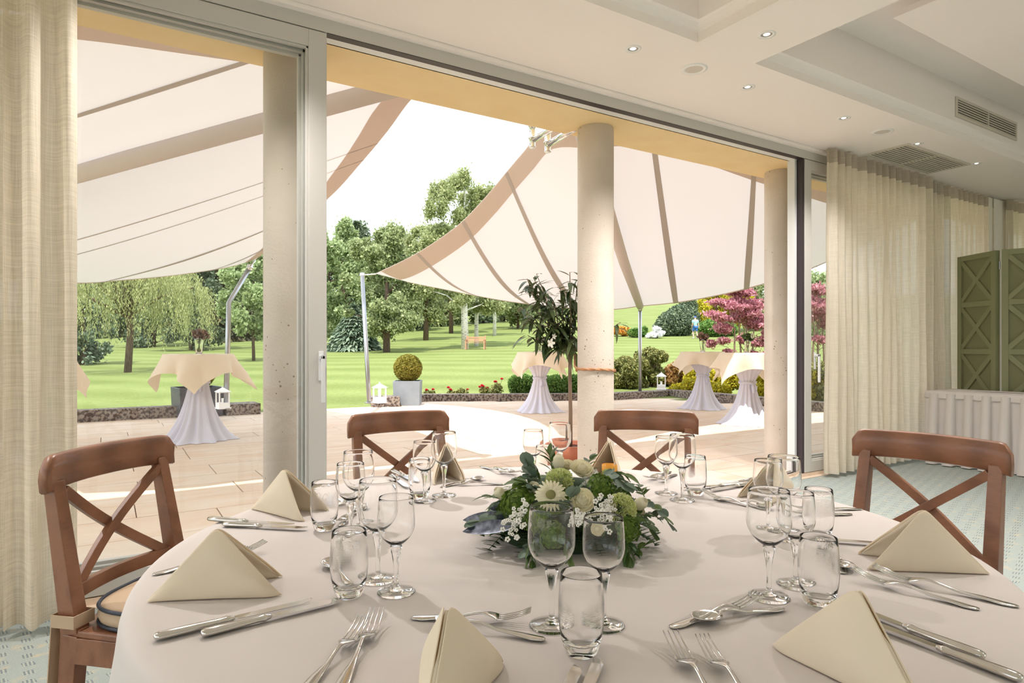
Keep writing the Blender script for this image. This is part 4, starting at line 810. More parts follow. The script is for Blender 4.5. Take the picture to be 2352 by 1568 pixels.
for k, (px, Z) in enumerate(spots):
    p = ground(px, Z); t = thing('forest_tree', '%s forest-edge tree %s' % (loc_word[k % 5], marks[k]), 'tree', p, k*1.3, group='trees of the forest edge'); s = (1.15, 1.0, 1.25, .95)[k % 4]*(1.0 if px > 700 else .95); t.scale = (s, s, s)
    o = link('crown', fm[k % 3], None, t); o['kind'] = 'stuff'
    if not fm[k % 3].materials: fm[k % 3].materials.append(GL[('mid', 'dark', 'birch')[k % 3]])
    MB().tube([(0, 0, -.2), (.1, 0, 9)], [.22, .06], 7).build('trunk', M['bark'], t, True)
conifer('pointed dark conifer whose tip shows above the treeline beside the door stile', ground(820, 70), 12.2, 2.6, 12000, .45, 'dark', 71)
conifer('pointed conifer right of the tip beside the door stile', ground(900, 82), 12.0, 2.8, 12000, .5, 'dark', 72)
# right side: rhododendron, golden tree, maple, far shrubs
def shrub(name, label, pos, blobs, n, size, mcol, seed, group=None, aspect=1.6, stems=5):
    t = thing(name, label, 'shrub', pos, group=group); V, F = leafcloud(blobs, n, size, seed=seed, aspect=aspect, shell=.6); tag(link('foliage', npmesh('foliage', V, F), GL[mcol], t), kind='stuff'); m = MB(); g = random.Random(seed)
    for b in (blobs*stems)[:stems+3]: m.tube([(g.uniform(-.05, .05), g.uniform(-.05, .05), -.05), (b[0]*.5, b[1]*.5, b[2]*.6), (b[0], b[1], b[2])], [.03, .02, .006], 6)
    m.build('stem', M['bark'], t, True); return t
rg = lambda seed, n, rx, ry, h, s: [(random.Random(seed+i).uniform(-rx, rx), random.Random(seed+i+50).uniform(-ry, ry), random.Random(seed+i+99).uniform(.25, 1)*h*(1-.5*abs(random.Random(seed+i).uniform(-1, 1))**2)*.8, s, s, s*.8) for i in range(n)]
shrub('rhododendron', 'large dark rounded shrub beyond the green, left of the walking person', ground(1552, 56), [(0, 0, 1.0, 1.9, 1.5, 1.3), (1.4, 0, 1.6, 1.3, 1, 1.2), (-1.2, 0, .7, 1.2, 1, .8), (1.9, .3, 2.7, .9, .8, .9), (.4, 0, 1.9, 1.1, 1, .8)], 16000, .13, 'dark', 81)
shrub('rhododendron', 'low dark shrub in front of the feet of the pink maple', ground(1640, 54), [(0, 0, .7, 1.6, 1.2, .8), (1.4, 0, .6, 1.2, 1, .7)], 8000, .12, 'hedge', 82)
tree('broadleaf_tree', 'yellow-green tree behind the pink maple', 'tree', ground(1645, 62), 5.6, 3.2, .4, 20000, .2, 'gold', 'bark', 83)
tree('broadleaf_tree', 'dark green tree behind the pink maple, right part', 'tree', ground(1740, 66), 8.0, 3.6, .5, 16000, .24, 'mid', 'bark', 84)
tree('broadleaf_tree', 'green tree at the garden edge seen beyond the door jamb', 'tree', ground(1880, 50), 5.0, 3.0, .4, 16000, .2, 'light', 'bark', 85)
shrub('flowering_bush', 'white flowering bush beyond the green beside the straight mast', ground(1508, 52), rg(61, 9, .7, .4, 1.3, .26), 1500, .12, 'white', 86)
shrub('flowering_bush', 'orange flowering bush beyond the green right of the middle column', ground(1432, 56), rg(71, 12, 1.3, .5, .9, .32), 3500, .12, 'orange', 87)
shrub('flowering_bush', 'green bush between the orange and the white flowering bushes', ground(1468, 54), rg(81, 10, 1.0, .5, 1.0, .38), 4000, .12, 'hedge', 88)
# japanese maple
mp_ = ground(1708, 21); mp_.z = .05
mb_ = [(0, 0, 2.9, .8, .7, .35), (-.7, 0, 2.55, .7, .6, .3), (.7, .1, 2.6, .8, .6, .32), (-1.2, -.1, 2.1, .6, .5, .25), (.1, 0, 2.2, .9, .7, .3), (1.3, 0, 2.2, .7, .6, .3), (-.7, 0, 1.75, .7, .5, .25), (.7, -.1, 1.8, .8, .6, .28), (1.6, .1, 1.7, .6, .5, .25), (-1.1, 0, 1.35, .5, .5, .2), (.0, -.2, 1.4, .7, .5, .22), (1.1, 0, 1.3, .7, .6, .22), (-.8, 0, .95, .45, .4, .18), (.4, 0, .95, .6, .4, .2), (1.9, 0, 1.2, .5, .4, .2), (-.3, 0, 2.55, .6, .5, .3)]
gm = random.Random(5); mb_ = [(b[0]+gm.uniform(-.35, .35), b[1]+gm.uniform(-.3, .3), b[2]+gm.uniform(-.14, .14), b[3]*gm.uniform(.35, .6), b[4]*gm.uniform(.4, .6), b[5]*gm.uniform(.35, .6)) for b in mb_ for _ in range(4)]
tree('japanese_maple', 'pink-red japanese maple with layered feathery branches behind the right-hand cocktail tables', 'tree', mp_, 3.0, 1.4, .7, 20000, .066, 'maple', 'oleander_bark', 90, blobs=mb_, trunk_r=.035, stems=4, droop=.9, aspect=2.4)
mp2 = ground(1880, 20.5); mp2.z = .05
tree('japanese_maple', 'second pink maple glimpsed between rightmost column and curtain', 'tree', mp2, 3.0, 1.4, 1.3, 9000, .07, 'maple', 'oleander_bark', 91, blobs=[b for b in mb_ if b[2] > 1.3], trunk_r=.035, stems=3, droop=.9, aspect=2.4)
# bed behind the kerb
def bedshrub(px, Z, label, blobs, n, size, mcol, seed, **k):
    x, y = w2((px-CXP)/FPX*Z, Z); return shrub('garden_shrub', label, Vector((x, y, 0)), blobs, n, size, mcol, seed, group='shrubs in the terrace bed', **k)
bedshrub(1440, 17.2, 'loose grey-green shrub growing left of the straight mast', rg(3, 9, .55, .4, 1.0, .26), 9000, .045, 'shrub', 92)
bedshrub(1495, 17.6, 'tall loose shrub with upright shoots between straight mast and lantern', rg(9, 12, .5, .4, 1.35, .22), 10000, .045, 'shrub', 93)
bedshrub(1545, 17.8, 'reddish-tipped shrub behind the white lantern on the kerb', rg(15, 9, .4, .4, .9, .25), 8000, .045, 'rosy', 94)
bedshrub(1600, 15.6, 'golden shrub behind the farther right-hand cocktail table', rg(21, 9, .5, .4, .7, .25), 8000, .045, 'gold', 95)
bedshrub(1665, 15.3, 'green-gold shrub between the two right-hand cocktail tables', rg(27, 9, .5, .3, .75, .25), 8000, .045, 'gold', 96)
bedshrub(1745, 14.6, 'bright yellow-green shrub left of the rightmost column', rg(33, 10, .6, .3, .8, .26), 9000, .045, 'gold', 97)
bedshrub(1850, 13.6, 'yellow shrub seen past the rightmost column', rg(39, 10, .6, .3, .8, .26), 8000, .045, 'gold', 98)
bedshrub(1905, 13.4, 'pale shrub seen through the right-hand door glass', rg(45, 9, .5, .3, .9, .25), 6000, .045, 'shrub', 99)
for k, (px, Z, lb) in enumerate([(1195, 14.9, 'clipped green hedge plant left of the skirted table behind the oleander'), (1238, 14.9, 'clipped green hedge plant behind the skirt of the table by the oleander'), (1280, 14.8, 'clipped green hedge plant left of the oleander trunk'), (1322, 14.9, 'clipped green hedge plant right of the oleander trunk')]):
    bedshrub(px, Z, lb, [(0, 0, .28, .30, .24, .28), (.12, 0, .40, .20, .18, .16), (-.12, 0, .37, .20, .18, .18)], 4600, .032, 'hedge', 110+k)
# red roses
M['rose_red'] = mat('rose_red', lin(206, 40, 74), .7)
for k, (px, py, nb, lb) in enumerate([(985, 893, 2, 'low rose with two red blooms right beside the zinc planter'), (1040, 893, 2, 'low rose with red blooms between zinc planter and hedge'), (1062, 888, 1, 'single pinkish rose right of the pair of red blooms'), (1115, 884, 4, 'bushy rose with a cluster of red blooms'), (1142, 874, 3, 'taller rose with red blooms just left of the clipped hedge')]):
    x, y = w2((px-CXP)/FPX*14.7, 14.7); h = EYE+(HYP-py)/FPX*14.7; t = thing('rose_bush', lb, 'rose', (x, y, 0), group='red roses along the kerb'); g = random.Random(k)
    V, F = leafcloud([(0, 0, h*.5, .16, .12, h*.4)], 320, .035, seed=k); tag(link('foliage', npmesh('foliage', V, F), GL['shrub'], t), kind='stuff')
    for q in range(nb):
        c = Vector((g.uniform(-.15, .15), g.uniform(-.08, .02), h+g.uniform(-.1, .05))); m = MB(); m.tube([(0, 0, 0), (c.x*.5, c.y*.5, c.z*.6), c], .004, 5); m.build('stem', M['leafy_dark'], t)
        f = MB()
        for lay in range(3):
            for a in range(5):
                th = a*PI2/5+lay*.6; R = .045-.011*lay; f.add([(0, 0, 0), (R*math.cos(th-.6), R*math.sin(th-.6), .02+.012*lay), (R*1.1*math.cos(th), R*1.1*math.sin(th), .035+.01*lay), (R*math.cos(th+.6), R*math.sin(th+.6), .02+.012*lay)], [(0, 1, 2, 3)])
        f.build('bloom', M['rose_red'], t, loc=c)
# bench
bp = ground(1092, 42.0); bt_ = thing('garden_bench', 'small wooden garden bench between the birches', 'bench', bp, TH-PI/2-.15); W = .62
for i in range(4): MB().box(-W, W, -.22+.115*i, -.12+.115*i, .42, .445).build('slat', M['bench'], bt_)
for i in range(3): MB().box(-W, W, .25, .27, .52+.12*i, .60+.12*i).build('back_slat', M['bench'], bt_)
for sx in (-1, 1):
    MB().box(sx*W-.03, sx*W+.03, -.25, -.19, 0, .62).build('leg', M['bench'], bt_); MB().box(sx*W-.03, sx*W+.03, .22, .28, 0, .92).build('leg', M['bench'], bt_); MB().box(sx*W-.035, sx*W+.035, -.28, .24, .62, .65).build('armrest', M['bench'], bt_)
# walking golfer, seen from behind
def golfer():
    gp = ground(1597, 51); t = thing('person', 'person walking away on the green in teal polo shirt, blue shorts and blue cap', 'person', gp, TH-PI/2+.15)
    J = {'pel': (0, 0, .95), 'sp': (0, .0, 1.2), 'ch': (0, .0, 1.40), 'nk': (0, 0, 1.52), 'hd': (0, .01, 1.60), 'tp': (0, .02, 1.74), 'ls': (-.19, 0, 1.43), 'le': (-.24, -.03, 1.15), 'lw': (-.23, .08, .92), 'lh': (-.22, .13, .84),
         'rs': (.19, 0, 1.43), 're': (.25, -.04, 1.16), 'rw': (.26, -.10, .92), 'rh': (.26, -.12, .83), 'lhp': (-.10, 0, .92), 'lk': (-.11, .16, .50), 'la': (-.11, .02, .09), 'lt': (-.11, .17, .04), 'rhp': (.10, 0, .92), 'rk': (.10, -.02, .48), 'ra': (.10, -.24, .12), 'rt': (.10, -.14, .03)}
    E_ = [('pel', 'sp'), ('sp', 'ch'), ('ch', 'nk'), ('nk', 'hd'), ('hd', 'tp'), ('ch', 'ls'), ('ls', 'le'), ('le', 'lw'), ('lw', 'lh'), ('ch', 'rs'), ('rs', 're'), ('re', 'rw'), ('rw', 'rh'), ('pel', 'lhp'), ('lhp', 'lk'), ('lk', 'la'), ('la', 'lt'), ('pel', 'rhp'), ('rhp', 'rk'), ('rk', 'ra'), ('ra', 'rt')]
    R_ = dict(pel=.14, sp=.135, ch=.15, nk=.055, hd=.085, tp=.08, ls=.07, le=.042, lw=.03, lh=.035, rs=.07, re=.042, rw=.03, rh=.035, lhp=.10, lk=.06, la=.04, lt=.035, rhp=.10, rk=.06, ra=.04, rt=.035)
    def skin(name, keys, edges, add, m, zmax=None):
        ks = [k for k in J if k in keys]; me = bpy.data.meshes.new(name); me.from_pydata([J[k] for k in ks], [(ks.index(a), ks.index(b)) for a, b in edges if a in keys and b in keys], []); o = link(name, me, m, t)
        md = o.modifiers.new('skin', 'SKIN'); md.use_smooth_shade = True
        if not me.skin_vertices: me.attributes
        for i, k in enumerate(ks):
            me.skin_vertices[0].data[i].radius = (R_[k]+add, (R_[k]+add)*(.72 if k in ('pel', 'sp', 'ch') else 1)); me.skin_vertices[0].data[i].use_root = (k == ('pel' if 'pel' in keys else 'ch'))
        s = o.modifiers.new('sub', 'SUBSURF'); s.levels = s.render_levels = 2; return o
    return t, skin, J, E_, R_
try:
    gt, skin, J, E_, R_ = golfer(); skn = mat('skin', lin(206, 160, 136), .6)
    def sk(name, keys, edges, add, m, radii=None):
        ks = [k for k in J if k in keys]; bm = bmesh.new(); lay = bm.verts.layers.skin.verify(); vs = {}
        for k in ks:
            v = bm.verts.new(J[k]); r = (radii or {}).get(k, R_[k])+add; v[lay].radius = (r, r*(.72 if k in ('pel', 'sp', 'ch') else 1)); v[lay].use_root = (k == ks[0]); vs[k] = v
        for a, b in edges:
            if a in vs and b in vs: bm.edges.new((vs[a], vs[b]))
        me = bpy.data.meshes.new(name); bm.to_mesh(me); bm.free(); o = link(name, me, m, gt); o.modifiers.new('skin', 'SKIN').use_smooth_shade = True; s = o.modifiers.new('sub', 'SUBSURF'); s.levels = s.render_levels = 2
    sk('body', list(J), E_, 0, skn)
    J['l2'] = tuple(Vector(J['ls']).lerp(Vector(J['le']), .75)); J['r2'] = tuple(Vector(J['rs']).lerp(Vector(J['re']), .75)); J['lk2'] = tuple(Vector(J['lhp']).lerp(Vector(J['lk']), .85)); J['rk2'] = tuple(Vector(J['rhp']).lerp(Vector(J['rk']), .85)); R_.update(l2=.06, r2=.06, lk2=.085, rk2=.085)
    sk('polo_shirt', ['pel', 'sp', 'ch', 'ls', 'rs', 'l2', 'r2'], [('pel', 'sp'), ('sp', 'ch'), ('ch', 'ls'), ('ls', 'l2'), ('ch', 'rs'), ('rs', 'r2')], .022, mat('teal_shirt', lin(150, 206, 200), .8))
    sk('shorts', ['pel', 'lhp', 'rhp', 'lk2', 'rk2'], [('pel', 'lhp'), ('lhp', 'lk2'), ('pel', 'rhp'), ('rhp', 'rk2')], .028, mat('blue_shorts', lin(56, 104, 168), .8))
    MB().lathe([(.098, 0), (.1, .03), (.085, .08), (0, .105)], 16, (0, .02, 1.68)).build('cap', mat('blue_cap', lin(70, 96, 180), .8), gt, True)
    for k, s in (('lt', -1), ('rt', 1)): MB().loft([((J[k][0], J[k][1]-.16, .05), .045, .045), ((J[k][0], J[k][1]-.02, .045), .05, .04), ((J[k][0], J[k][1]+.08, .035), .035, .03)]).build('shoe', M['white'], gt, True)
    gc = MB().tube([(-.22, .13, .86), (-.3, -.25, .12)], .008, 6).add(*[[(-.32, -.3, .08), (-.26, -.3, .08), (-.26, -.24, .08), (-.32, -.24, .08), (-.32, -.3, .12), (-.26, -.3, .12), (-.26, -.24, .12), (-.32, -.24, .12)], [(0, 3, 2, 1), (4, 5, 6, 7), (0, 1, 5, 4), (1, 2, 6, 5), (2, 3, 7, 6), (3, 0, 4, 7)]])
    o = gc.build('golf_club', M['steel']); o.location = gt.location; o.rotation_euler[2] = gt.rotation_euler[2]; tag(o, 'golf club in the hand of the person walking away on the green', 'golf club')
except Exception as ex: print('golfer', ex)
# ================================================================== BUFFET TABLE AND SCREEN
bf = thing('buffet_table', 'long buffet table hidden under cream cloth by the curtains', 'table', (7.37, 2.3, 0))
MB().box(-.24, .24, -.95, .95, .715, .738).build('tabletop', M['bench'], bf)
for sx in (-1, 1):
    for sy in (-1, 1): MB().tube([(sx*.2, sy*.85, 0), (sx*.2, sy*.85, .72)], .018, 8).build('leg', M['steel'], bf)
b = MB(); x0, x1, y0, y1 = -.265, .265, -1.0, .98
prof = [(0, .742), (.0, .742)]
P = []
for d, z in ((-.24, .742), (-.02, .742), (-.004, .740), (.004, .732), (.010, .70), (.013, .672)):
    r = []
    for k in range(80):
        s = k/80*4; sd = int(s); f = s-sd; X0, X1, Y0, Y1 = x0-d if d > -.1 else 0-.02, x1+d if d > -.1 else .02, y0-d if d > -.1 else -.6, y1+d if d > -.1 else .6
        c = [(X0, Y0), (X1, Y0), (X1, Y1), (X0, Y1)]; a, q = c[sd], c[(sd+1) % 4]; r.append((a[0]+(q[0]-a[0])*f, a[1]+(q[1]-a[1])*f, z+(.004*math.sin(k*1.9) if z < .71 else 0)))
    P.append(r)
tc_ = MB().grid(P, True); tc_.f.append(tuple(range(80))); o = tc_.build('tablecloth', M['cloth'], None, True, loc=(7.37, 2.3, 0)); tag(o, 'cream linen cloth over the top of the buffet table before the green screen', 'tablecloth')
rows = []; per = [((-.272, .985), (-.272, -1.0)), ((-.272, -1.0), (.272, -1.0))]
for z in (.715, .66, .55, .4, .25, .12, .01):
    row = []; f = (.715-z)/.7
    for (ax, ay), (bx, by) in per:
        Ln = math.hypot(bx-ax, by-ay); n = int(Ln/.148); nx, ny = (by-ay)/Ln, -(bx-ax)/Ln; 
        for i in range(n):
            for u, dep in ((.0, -.4), (.30, -.4), (.38-.16*f, .0), (.36-.10*f, 1.), (.60, 1.12), (.80+.02*f, 1.), (.82, .0), (.86, -.4)):
                s = (i+u)/n; q = .004+max(dep, 0)*(.022+.05*f)*(1+.2*math.sin(i*2.3))-(.012 if dep < 0 else 0)+.012*f*math.sin(i*1.7+u*4); row.append((ax+(bx-ax)*s+(-nx if False else nx)*q*(1 if True else -1), ay+(by-ay)*s+ny*q, z))
    rows.append(row)
o = MB().grid(rows).build('table_skirting', M['cloth'], None, True, loc=(7.37, 2.3, 0)); tag(o, 'box-pleated cream skirting hanging around the buffet table', 'table skirt')
sc = thing('folding_screen', 'green folding screen with crossed battens behind the buffet table', 'room divider', (7.95, 3.33, 0))
def spanel(a, b_, z1=2.175):
    a, b_ = Vector(a+(0,)), Vector(b_+(0,)); d = (b_-a); w = d.length; d.normalize(); rz = math.atan2(d.y, d.x); fr = MB(); e = .055
    pn = MB().box(.02, w-.02, -.004, .004, .08, z1-.02).build('panel', M['green_in'], sc, loc=a-sc.location, rz=rz)
    fr.box(0, e, -.026, .026, .03, z1); fr.box(w-e, w, -.026, .026, .03, z1); n = 4; zz = [.10+(z1-.10-e)*k/n for k in range(n+1)]
    for z in zz: fr.box(e, w-e, -.025, .025, z, z+e)
    fr.build('panel_frame', M['green'], pn, bevel=.003)
    for k in range(n):
        for s in (0, 1):
            m = MB().bar((e-.01, -.002, zz[k]+e) if s else (e-.01, -.001, zz[k+1]), (w-e+.01, -.002, zz[k+1]) if s else (w-e+.01, -.001, zz[k]+e), .046, .040, (0, 1, 0)) ; m.build('cross_batten', M['green'], pn)
    return pn
spanel((7.95, 3.33), (7.70, 2.88)); spanel((7.705, 2.845), (7.875, 2.36))
for z in (.5, 1.98): MB().tube([(-.247, -.467, z), (-.247, -.467, z+.08)], .008, 8).build('hinge', M['steel'], sc)

# ================================================================== ROUND TABLE, CLOTH
TX, TY, TR, TZ = .885, 1.18, .862, .75
rt = thing('round_table', 'round dining table under the cream cloth in the foreground', 'table', (TX, TY, 0))
MB().lathe([(0, .715), (TR-.02, .715), (TR-.012, .72), (TR-.012, .742), (0, .742)], 64).build('tabletop', M['bench'], rt)
for k in range(4): MB().tube([(.5*math.cos(k*PI/2+.8), .5*math.sin(k*PI/2+.8), 0), (.42*math.cos(k*PI/2+.8), .42*math.sin(k*PI/2+.8), .716)], .02, 8).build('leg', M['steel'], rt)
CH = [(132.6, 136), (83.5, 86), (38, 43), (-8.5, 3)]
rows = []; N = 220; g = random.Random(9)
prof = [(0, 0), (.3, 0), (.6, 0), (.78, 0), (TR-.03, 0), (TR-.012, -.0015), (TR-.002, -.006), (TR+.004, -.014), (TR+.009, -.03), (TR+.014, -.07)]
for r, dz in prof: rows.append([(r*math.cos(a*PI2/N), r*math.sin(a*PI2/N), TZ+dz) for a in range(N)])
for z in (.60, .5, .4, .3, .2, .1, .012):
    f = (.68-z)/.67; row = []
    for a in range(N):
        th = a*PI2/N; w = math.sin(13*th+.6*math.sin(3*th))*.6+math.sin(7*th+1.1)*.4; r = TR+.016+.075*f+.045*f*w
        for ca, _ in CH:
            dd = abs((math.degrees(th)-ca+180) % 360-180)
            if dd < 24 and z < .6: r = min(r, TR-.02-.05*(1-dd/24)+ (.06 if dd > 20 else 0))
        row.append((r*math.cos(th), r*math.sin(th), z))
    rows.append(row)
o = MB().grid(rows[1:], True); o.v.append((0, 0, TZ)); o.f += [((k+1) % N, k, len(o.v)-1) for k in range(N)]; o = MB().add(o.v, [q[::-1] for q in o.f]).build('tablecloth', M['cloth'], None, True, loc=(TX, TY, 0)); tag(o, 'large cream tablecloth over the round dining table, falling to the carpet', 'tablecloth')

# ================================================================== CHAIRS
def chair(x, y, face, label):
    """local +Y points to the table"""
    t = thing('dining_chair', label, 'chair', (x, y, 0), math.radians(face+90), group='brown cross-back chairs around the dining table'); S = .0
    for s in (-1, 1):
        MB().bar((s*.185, -.245, 0), (s*.185, -.205, .465), .034, .036, (0, 1, 0), .040, .050).bar((s*.185, -.205, .465), (s*.180, -.275, .84), .040, .050, (0, 1, 0), .036, .032).build('leg', M['wood'], t, bevel=.003)
        MB().lathe([(0, 0), (.014, 0), (.018, .1), (.024, .28), (.018, .35), (.026, .38), (.026, .415), (0, .415)], 14, (s*.19, .16, 0)).build('leg', M['wood'], t, True)
    # top rail: bowed board with rounded upper corners
    rows = []; n = 26
    for i in range(n+1):
        u = -1+2*i/n; x_ = .218*u; yb = -.262-.030*(1-u*u); e = max(0, abs(u)-.86)/.14; zt = .912-.028*(1-math.sqrt(max(0, 1-e*e)))-.004*u*u; zb = .815+.010*(1-abs(u)**3)
        c = [(x_, yb-.016, zb+.004), (x_, yb-.020, (zb+zt)/2), (x_, yb-.016, zt-.006), (x_, yb-.008, zt), (x_, yb+.004, zt), (x_, yb+.012, zt-.006), (x_, yb+.010, (zb+zt)/2), (x_, yb+.012, zb+.004), (x_, yb+.004, zb), (x_, yb-.010, zb)]; rows.append(c)
    m = MB().grid(rows, True); m.f += [tuple(range(9, -1, -1)), tuple(range(n*10, n*10+10))]; m.build('top_rail', M['wood'], t, True)
    def curved(a, b_, bow, w, th):
        a, b_ = Vector(a), Vector(b_); r = []; d = (b_-a).normalized(); up_ = Vector((0, 1, 0)); x_ = d.cross(up_).normalized()
        for i in range(13):
            s = i/12; c = a.lerp(b_, s)+Vector((0, -bow*math.sin(PI*s), 0)); r.append([c+x_*w/2-up_*th/2, c+x_*w/2+up_*th/2, c-x_*w/2+up_*th/2, c-x_*w/2-up_*th/2])
        mm = MB().grid(r, True); mm.f += [(3, 2, 1, 0), (48, 49, 50, 51)]; return mm
    curved((-.165, -.262, .815), (.158, -.232, .562), .022, .027, .016).build('cross_slat', M['wood'], t, bevel=.002)
    curved((.165, -.262, .815), (-.158, -.232, .562), .034, .027, .016).build('cross_slat', M['wood'], t, bevel=.002)
    curved((-.170, -.226, .555), (.170, -.226, .555), .028, .036, .02).build('lower_rail', M['wood'], t, bevel=.002)
    f = MB(); f.box(-.185, .185, -.215, -.19, .395, .46).box(-.20, .20, .165, .19, .395, .46).box(-.205, -.18, -.2, .18, .395, .46).box(.18, .205, -.2, .18, .395, .46); f.build('apron', M['wood'], t, bevel=.002)
    MB().prism([(-.20, -.225), (.20, -.225), (.215, .20), (.20, .215), (-.20, .215), (-.215, .20)], .46, .477).build('seat', M['wood'], t, bevel=.004)
    def cush(k, z):
        o = []
        for q in range(56):
            a = q*PI2/56; cx_, sy_ = math.cos(a), math.sin(a); o.append(((.190+k)*math.copysign(abs(cx_)**.66, cx_), -.022+(.180+k)*math.copysign(abs(sy_)**.66, sy_), z))
        return o
    c = MB().grid([cush(-.02, .478), cush(0, .484), cush(.006, .503), cush(0, .524), cush(-.02, .530), cush(-.08, .538), cush(-.13, .541)], True); c.v.append((0, -.018, .542)); c.f += [(6*56+k, 6*56+(k+1) % 56, len(c.v)-1) for k in range(56)]; cu = c.build('cushion', M['cushion'], t, True)
    for z in (.484, .525): MB().tube(cush(.003, z)+cush(.003, z)[:2], .0048, 6).build('piping', M['piping'], cu, True)
    for s in (-1, 1):
        q = MB().grid([[(s*.185+a*.030, -.212+b2*.033, z+s*.004) for a, b2 in ((-1, -1), (1, -1), (1, 1), (-1, 1))] for z in (.482, .513)], True).grid([[(s*.19-.012, -.25-.004*k, .50-.078*k), (s*.19+.022, -.248-.006*k, .505-.078*k)] for k in range(5)])
        solid(q.build('tie_ribbon', M['cushion'], cu), .003)
    return t
def chp(ang, r, face, label): 
    a = math.radians(ang); c = Vector((TX+r*math.cos(a), TY+r*math.sin(a), 0)); f = math.radians(face); c -= Vector((math.cos(f), math.sin(f), 0))*.27; return chair(c.x, c.y, face, label)
chp(132.6, 1.285, 136, 'cross-back chair in front of the linen curtain, its piped seat cushion in view')
chp(83.5, 1.35, 87, 'cross-back chair standing before the open door, left of the oleander pot')
chp(38, 1.35, 44, 'cross-back chair standing directly in front of the middle column')
chp(-8.5, 1.28, 4.5, 'cross-back chair on the carpet before the skirted buffet table')

# ================================================================== PLACE SETTINGS
def fork_meshes(Ls, w):
    h = MB(); s = Ls/.2; hz = lambda y: .004+.010*math.exp(-((y-.118*s)/.03)**2)
    sec = []
    for y, hw, ht in ((0, .003, .001), (.004, .0075, .0016), (.02, .0098, .0020), (.045, .0080, .0020), (.075, .0042, .0021), (.10, .0030, .0022), (.115, .0029, .0021), (.122, .0045, .0018), (.131, .0105*w, .0014), (.141, .0130*w, .0012), (.148, .0132*w, .0011)):
        sec.append(((0, y*s, hz(y*s)-(.0022 if y < .03 else 0)+(.0028 if y > .13 else 0)*0), hw, ht))
    h.loft(sec, 12); hm = h.mesh('handle', True); tm = []
    for k in range(4):
        x = (-.0110+.00733*k)*w; secs = []
        for y in (.144, .158, .172, .187, .200): secs.append(((x*(1-.10*(y-.144)/.056), y*s, hz(.148*s)+.014*((y-.144)/.056)**1.7), .0018*(1-.5*(y-.144)/.056), .0012))
        tm.append(MB().loft(secs, 6).mesh('tine', True))
    return hm, tm
def knife_meshes(Ls):
    s = Ls/.235; h = MB().loft([((0, y*s, .0065), a, b_) for y, a, b_ in ((0, .001, .001), (.002, .0065, .0045), (.008, .0092, .0060), (.03, .0092, .0062), (.06, .0080, .0055), (.09, .0064, .0046), (.097, .0072, .0052), (.100, .0082, .0058), (.104, .0066, .0046), (.110, .0046, .0036), (.113, .003, .002))], 14)
    r = []
    for y, xa, xb in ((.108, -.004, .004), (.118, -.0062, .0078), (.15, -.0062, .0092), (.19, -.0062, .0100), (.215, -.0062, .0095), (.228, -.0062, .0045), (.235, -.0060, -.0050)):
        y *= s; r.append([(xa, y, .0078), (xa, y, .0058), (xb, y, .0064), (xb, y, .0070)])
    b_ = MB().grid(r, True); b_.f += [(0, 1, 2, 3), (27, 26, 25, 24)]; b_.f = [q[::-1] for q in b_.f]; return h.mesh('handle', True), b_.mesh('blade', False)
def spoon_meshes(Ls):
    s = Ls/.18; hz = lambda y: .004+.010*math.exp(-((y-.11*s)/.028)**2); h = MB().loft([((0, y*s, hz(y*s)-(.0022 if y < .03 else 0)), a, b_) for y, a, b_ in ((0, .003, .001), (.004, .0070, .0016), (.02, .0090, .0019), (.045, .0070, .0019), (.075, .0036, .002), (.10, .0027, .002), (.118, .0028, .002), (.126, .004, .0014))], 12)
    P = []
    for k in range(7):
        q = 1-k/6; P.append([(.0185*q*math.cos(a), .150*s+.027*q*math.sin(a)-(.002 if q else 0), .0105-.0085*(1-q*q)+.0015*q*math.sin(a)) for a in [j*PI2/28 for j in range(28)]])
    return h.mesh('handle', True), MB().grid(P[:-1]+[[(0, .150*s, .002)]*28], True).mesh('bowl', True)
FK, FD, KN, KD, SPN = fork_meshes(.215, 1.08), fork_meshes(.190, .95), knife_meshes(.235), knife_meshes(.215), spoon_meshes(.180)
def metal_part(name, me, t): 
    if not me.materials: me.materials.append(M['cutlery'])
    return link(name, me, None, t)
ZT = TZ+.0008
def fork(loc, rz, label, d=False, lift=0, tilt=0.):
    t = thing('dessert_fork' if d else 'dinner_fork', label, 'fork', (loc[0], loc[1], ZT+lift), rz); q = FD if d else FK; metal_part('handle', q[0], t)
    for m in q[1]: metal_part('tine', m, t)
    t.rotation_euler[0] = tilt; return t
def knife(loc, rz, label, d=False):
    t = thing('table_knife', label, 'knife', (loc[0], loc[1], ZT), rz); q = KD if d else KN; metal_part('handle', q[0], t); metal_part('blade', q[1], t); return t
def spoon(loc, rz, label, lift=0, tilt=0.):
    t = thing('dessert_spoon', label, 'spoon', (loc[0], loc[1], ZT+lift), rz); metal_part('handle', SPN[0], t); o = metal_part('bowl', SPN[1], t)
    if not len(o.modifiers): solid(o, .0012, 0)
    t.rotation_euler[0] = tilt; return t
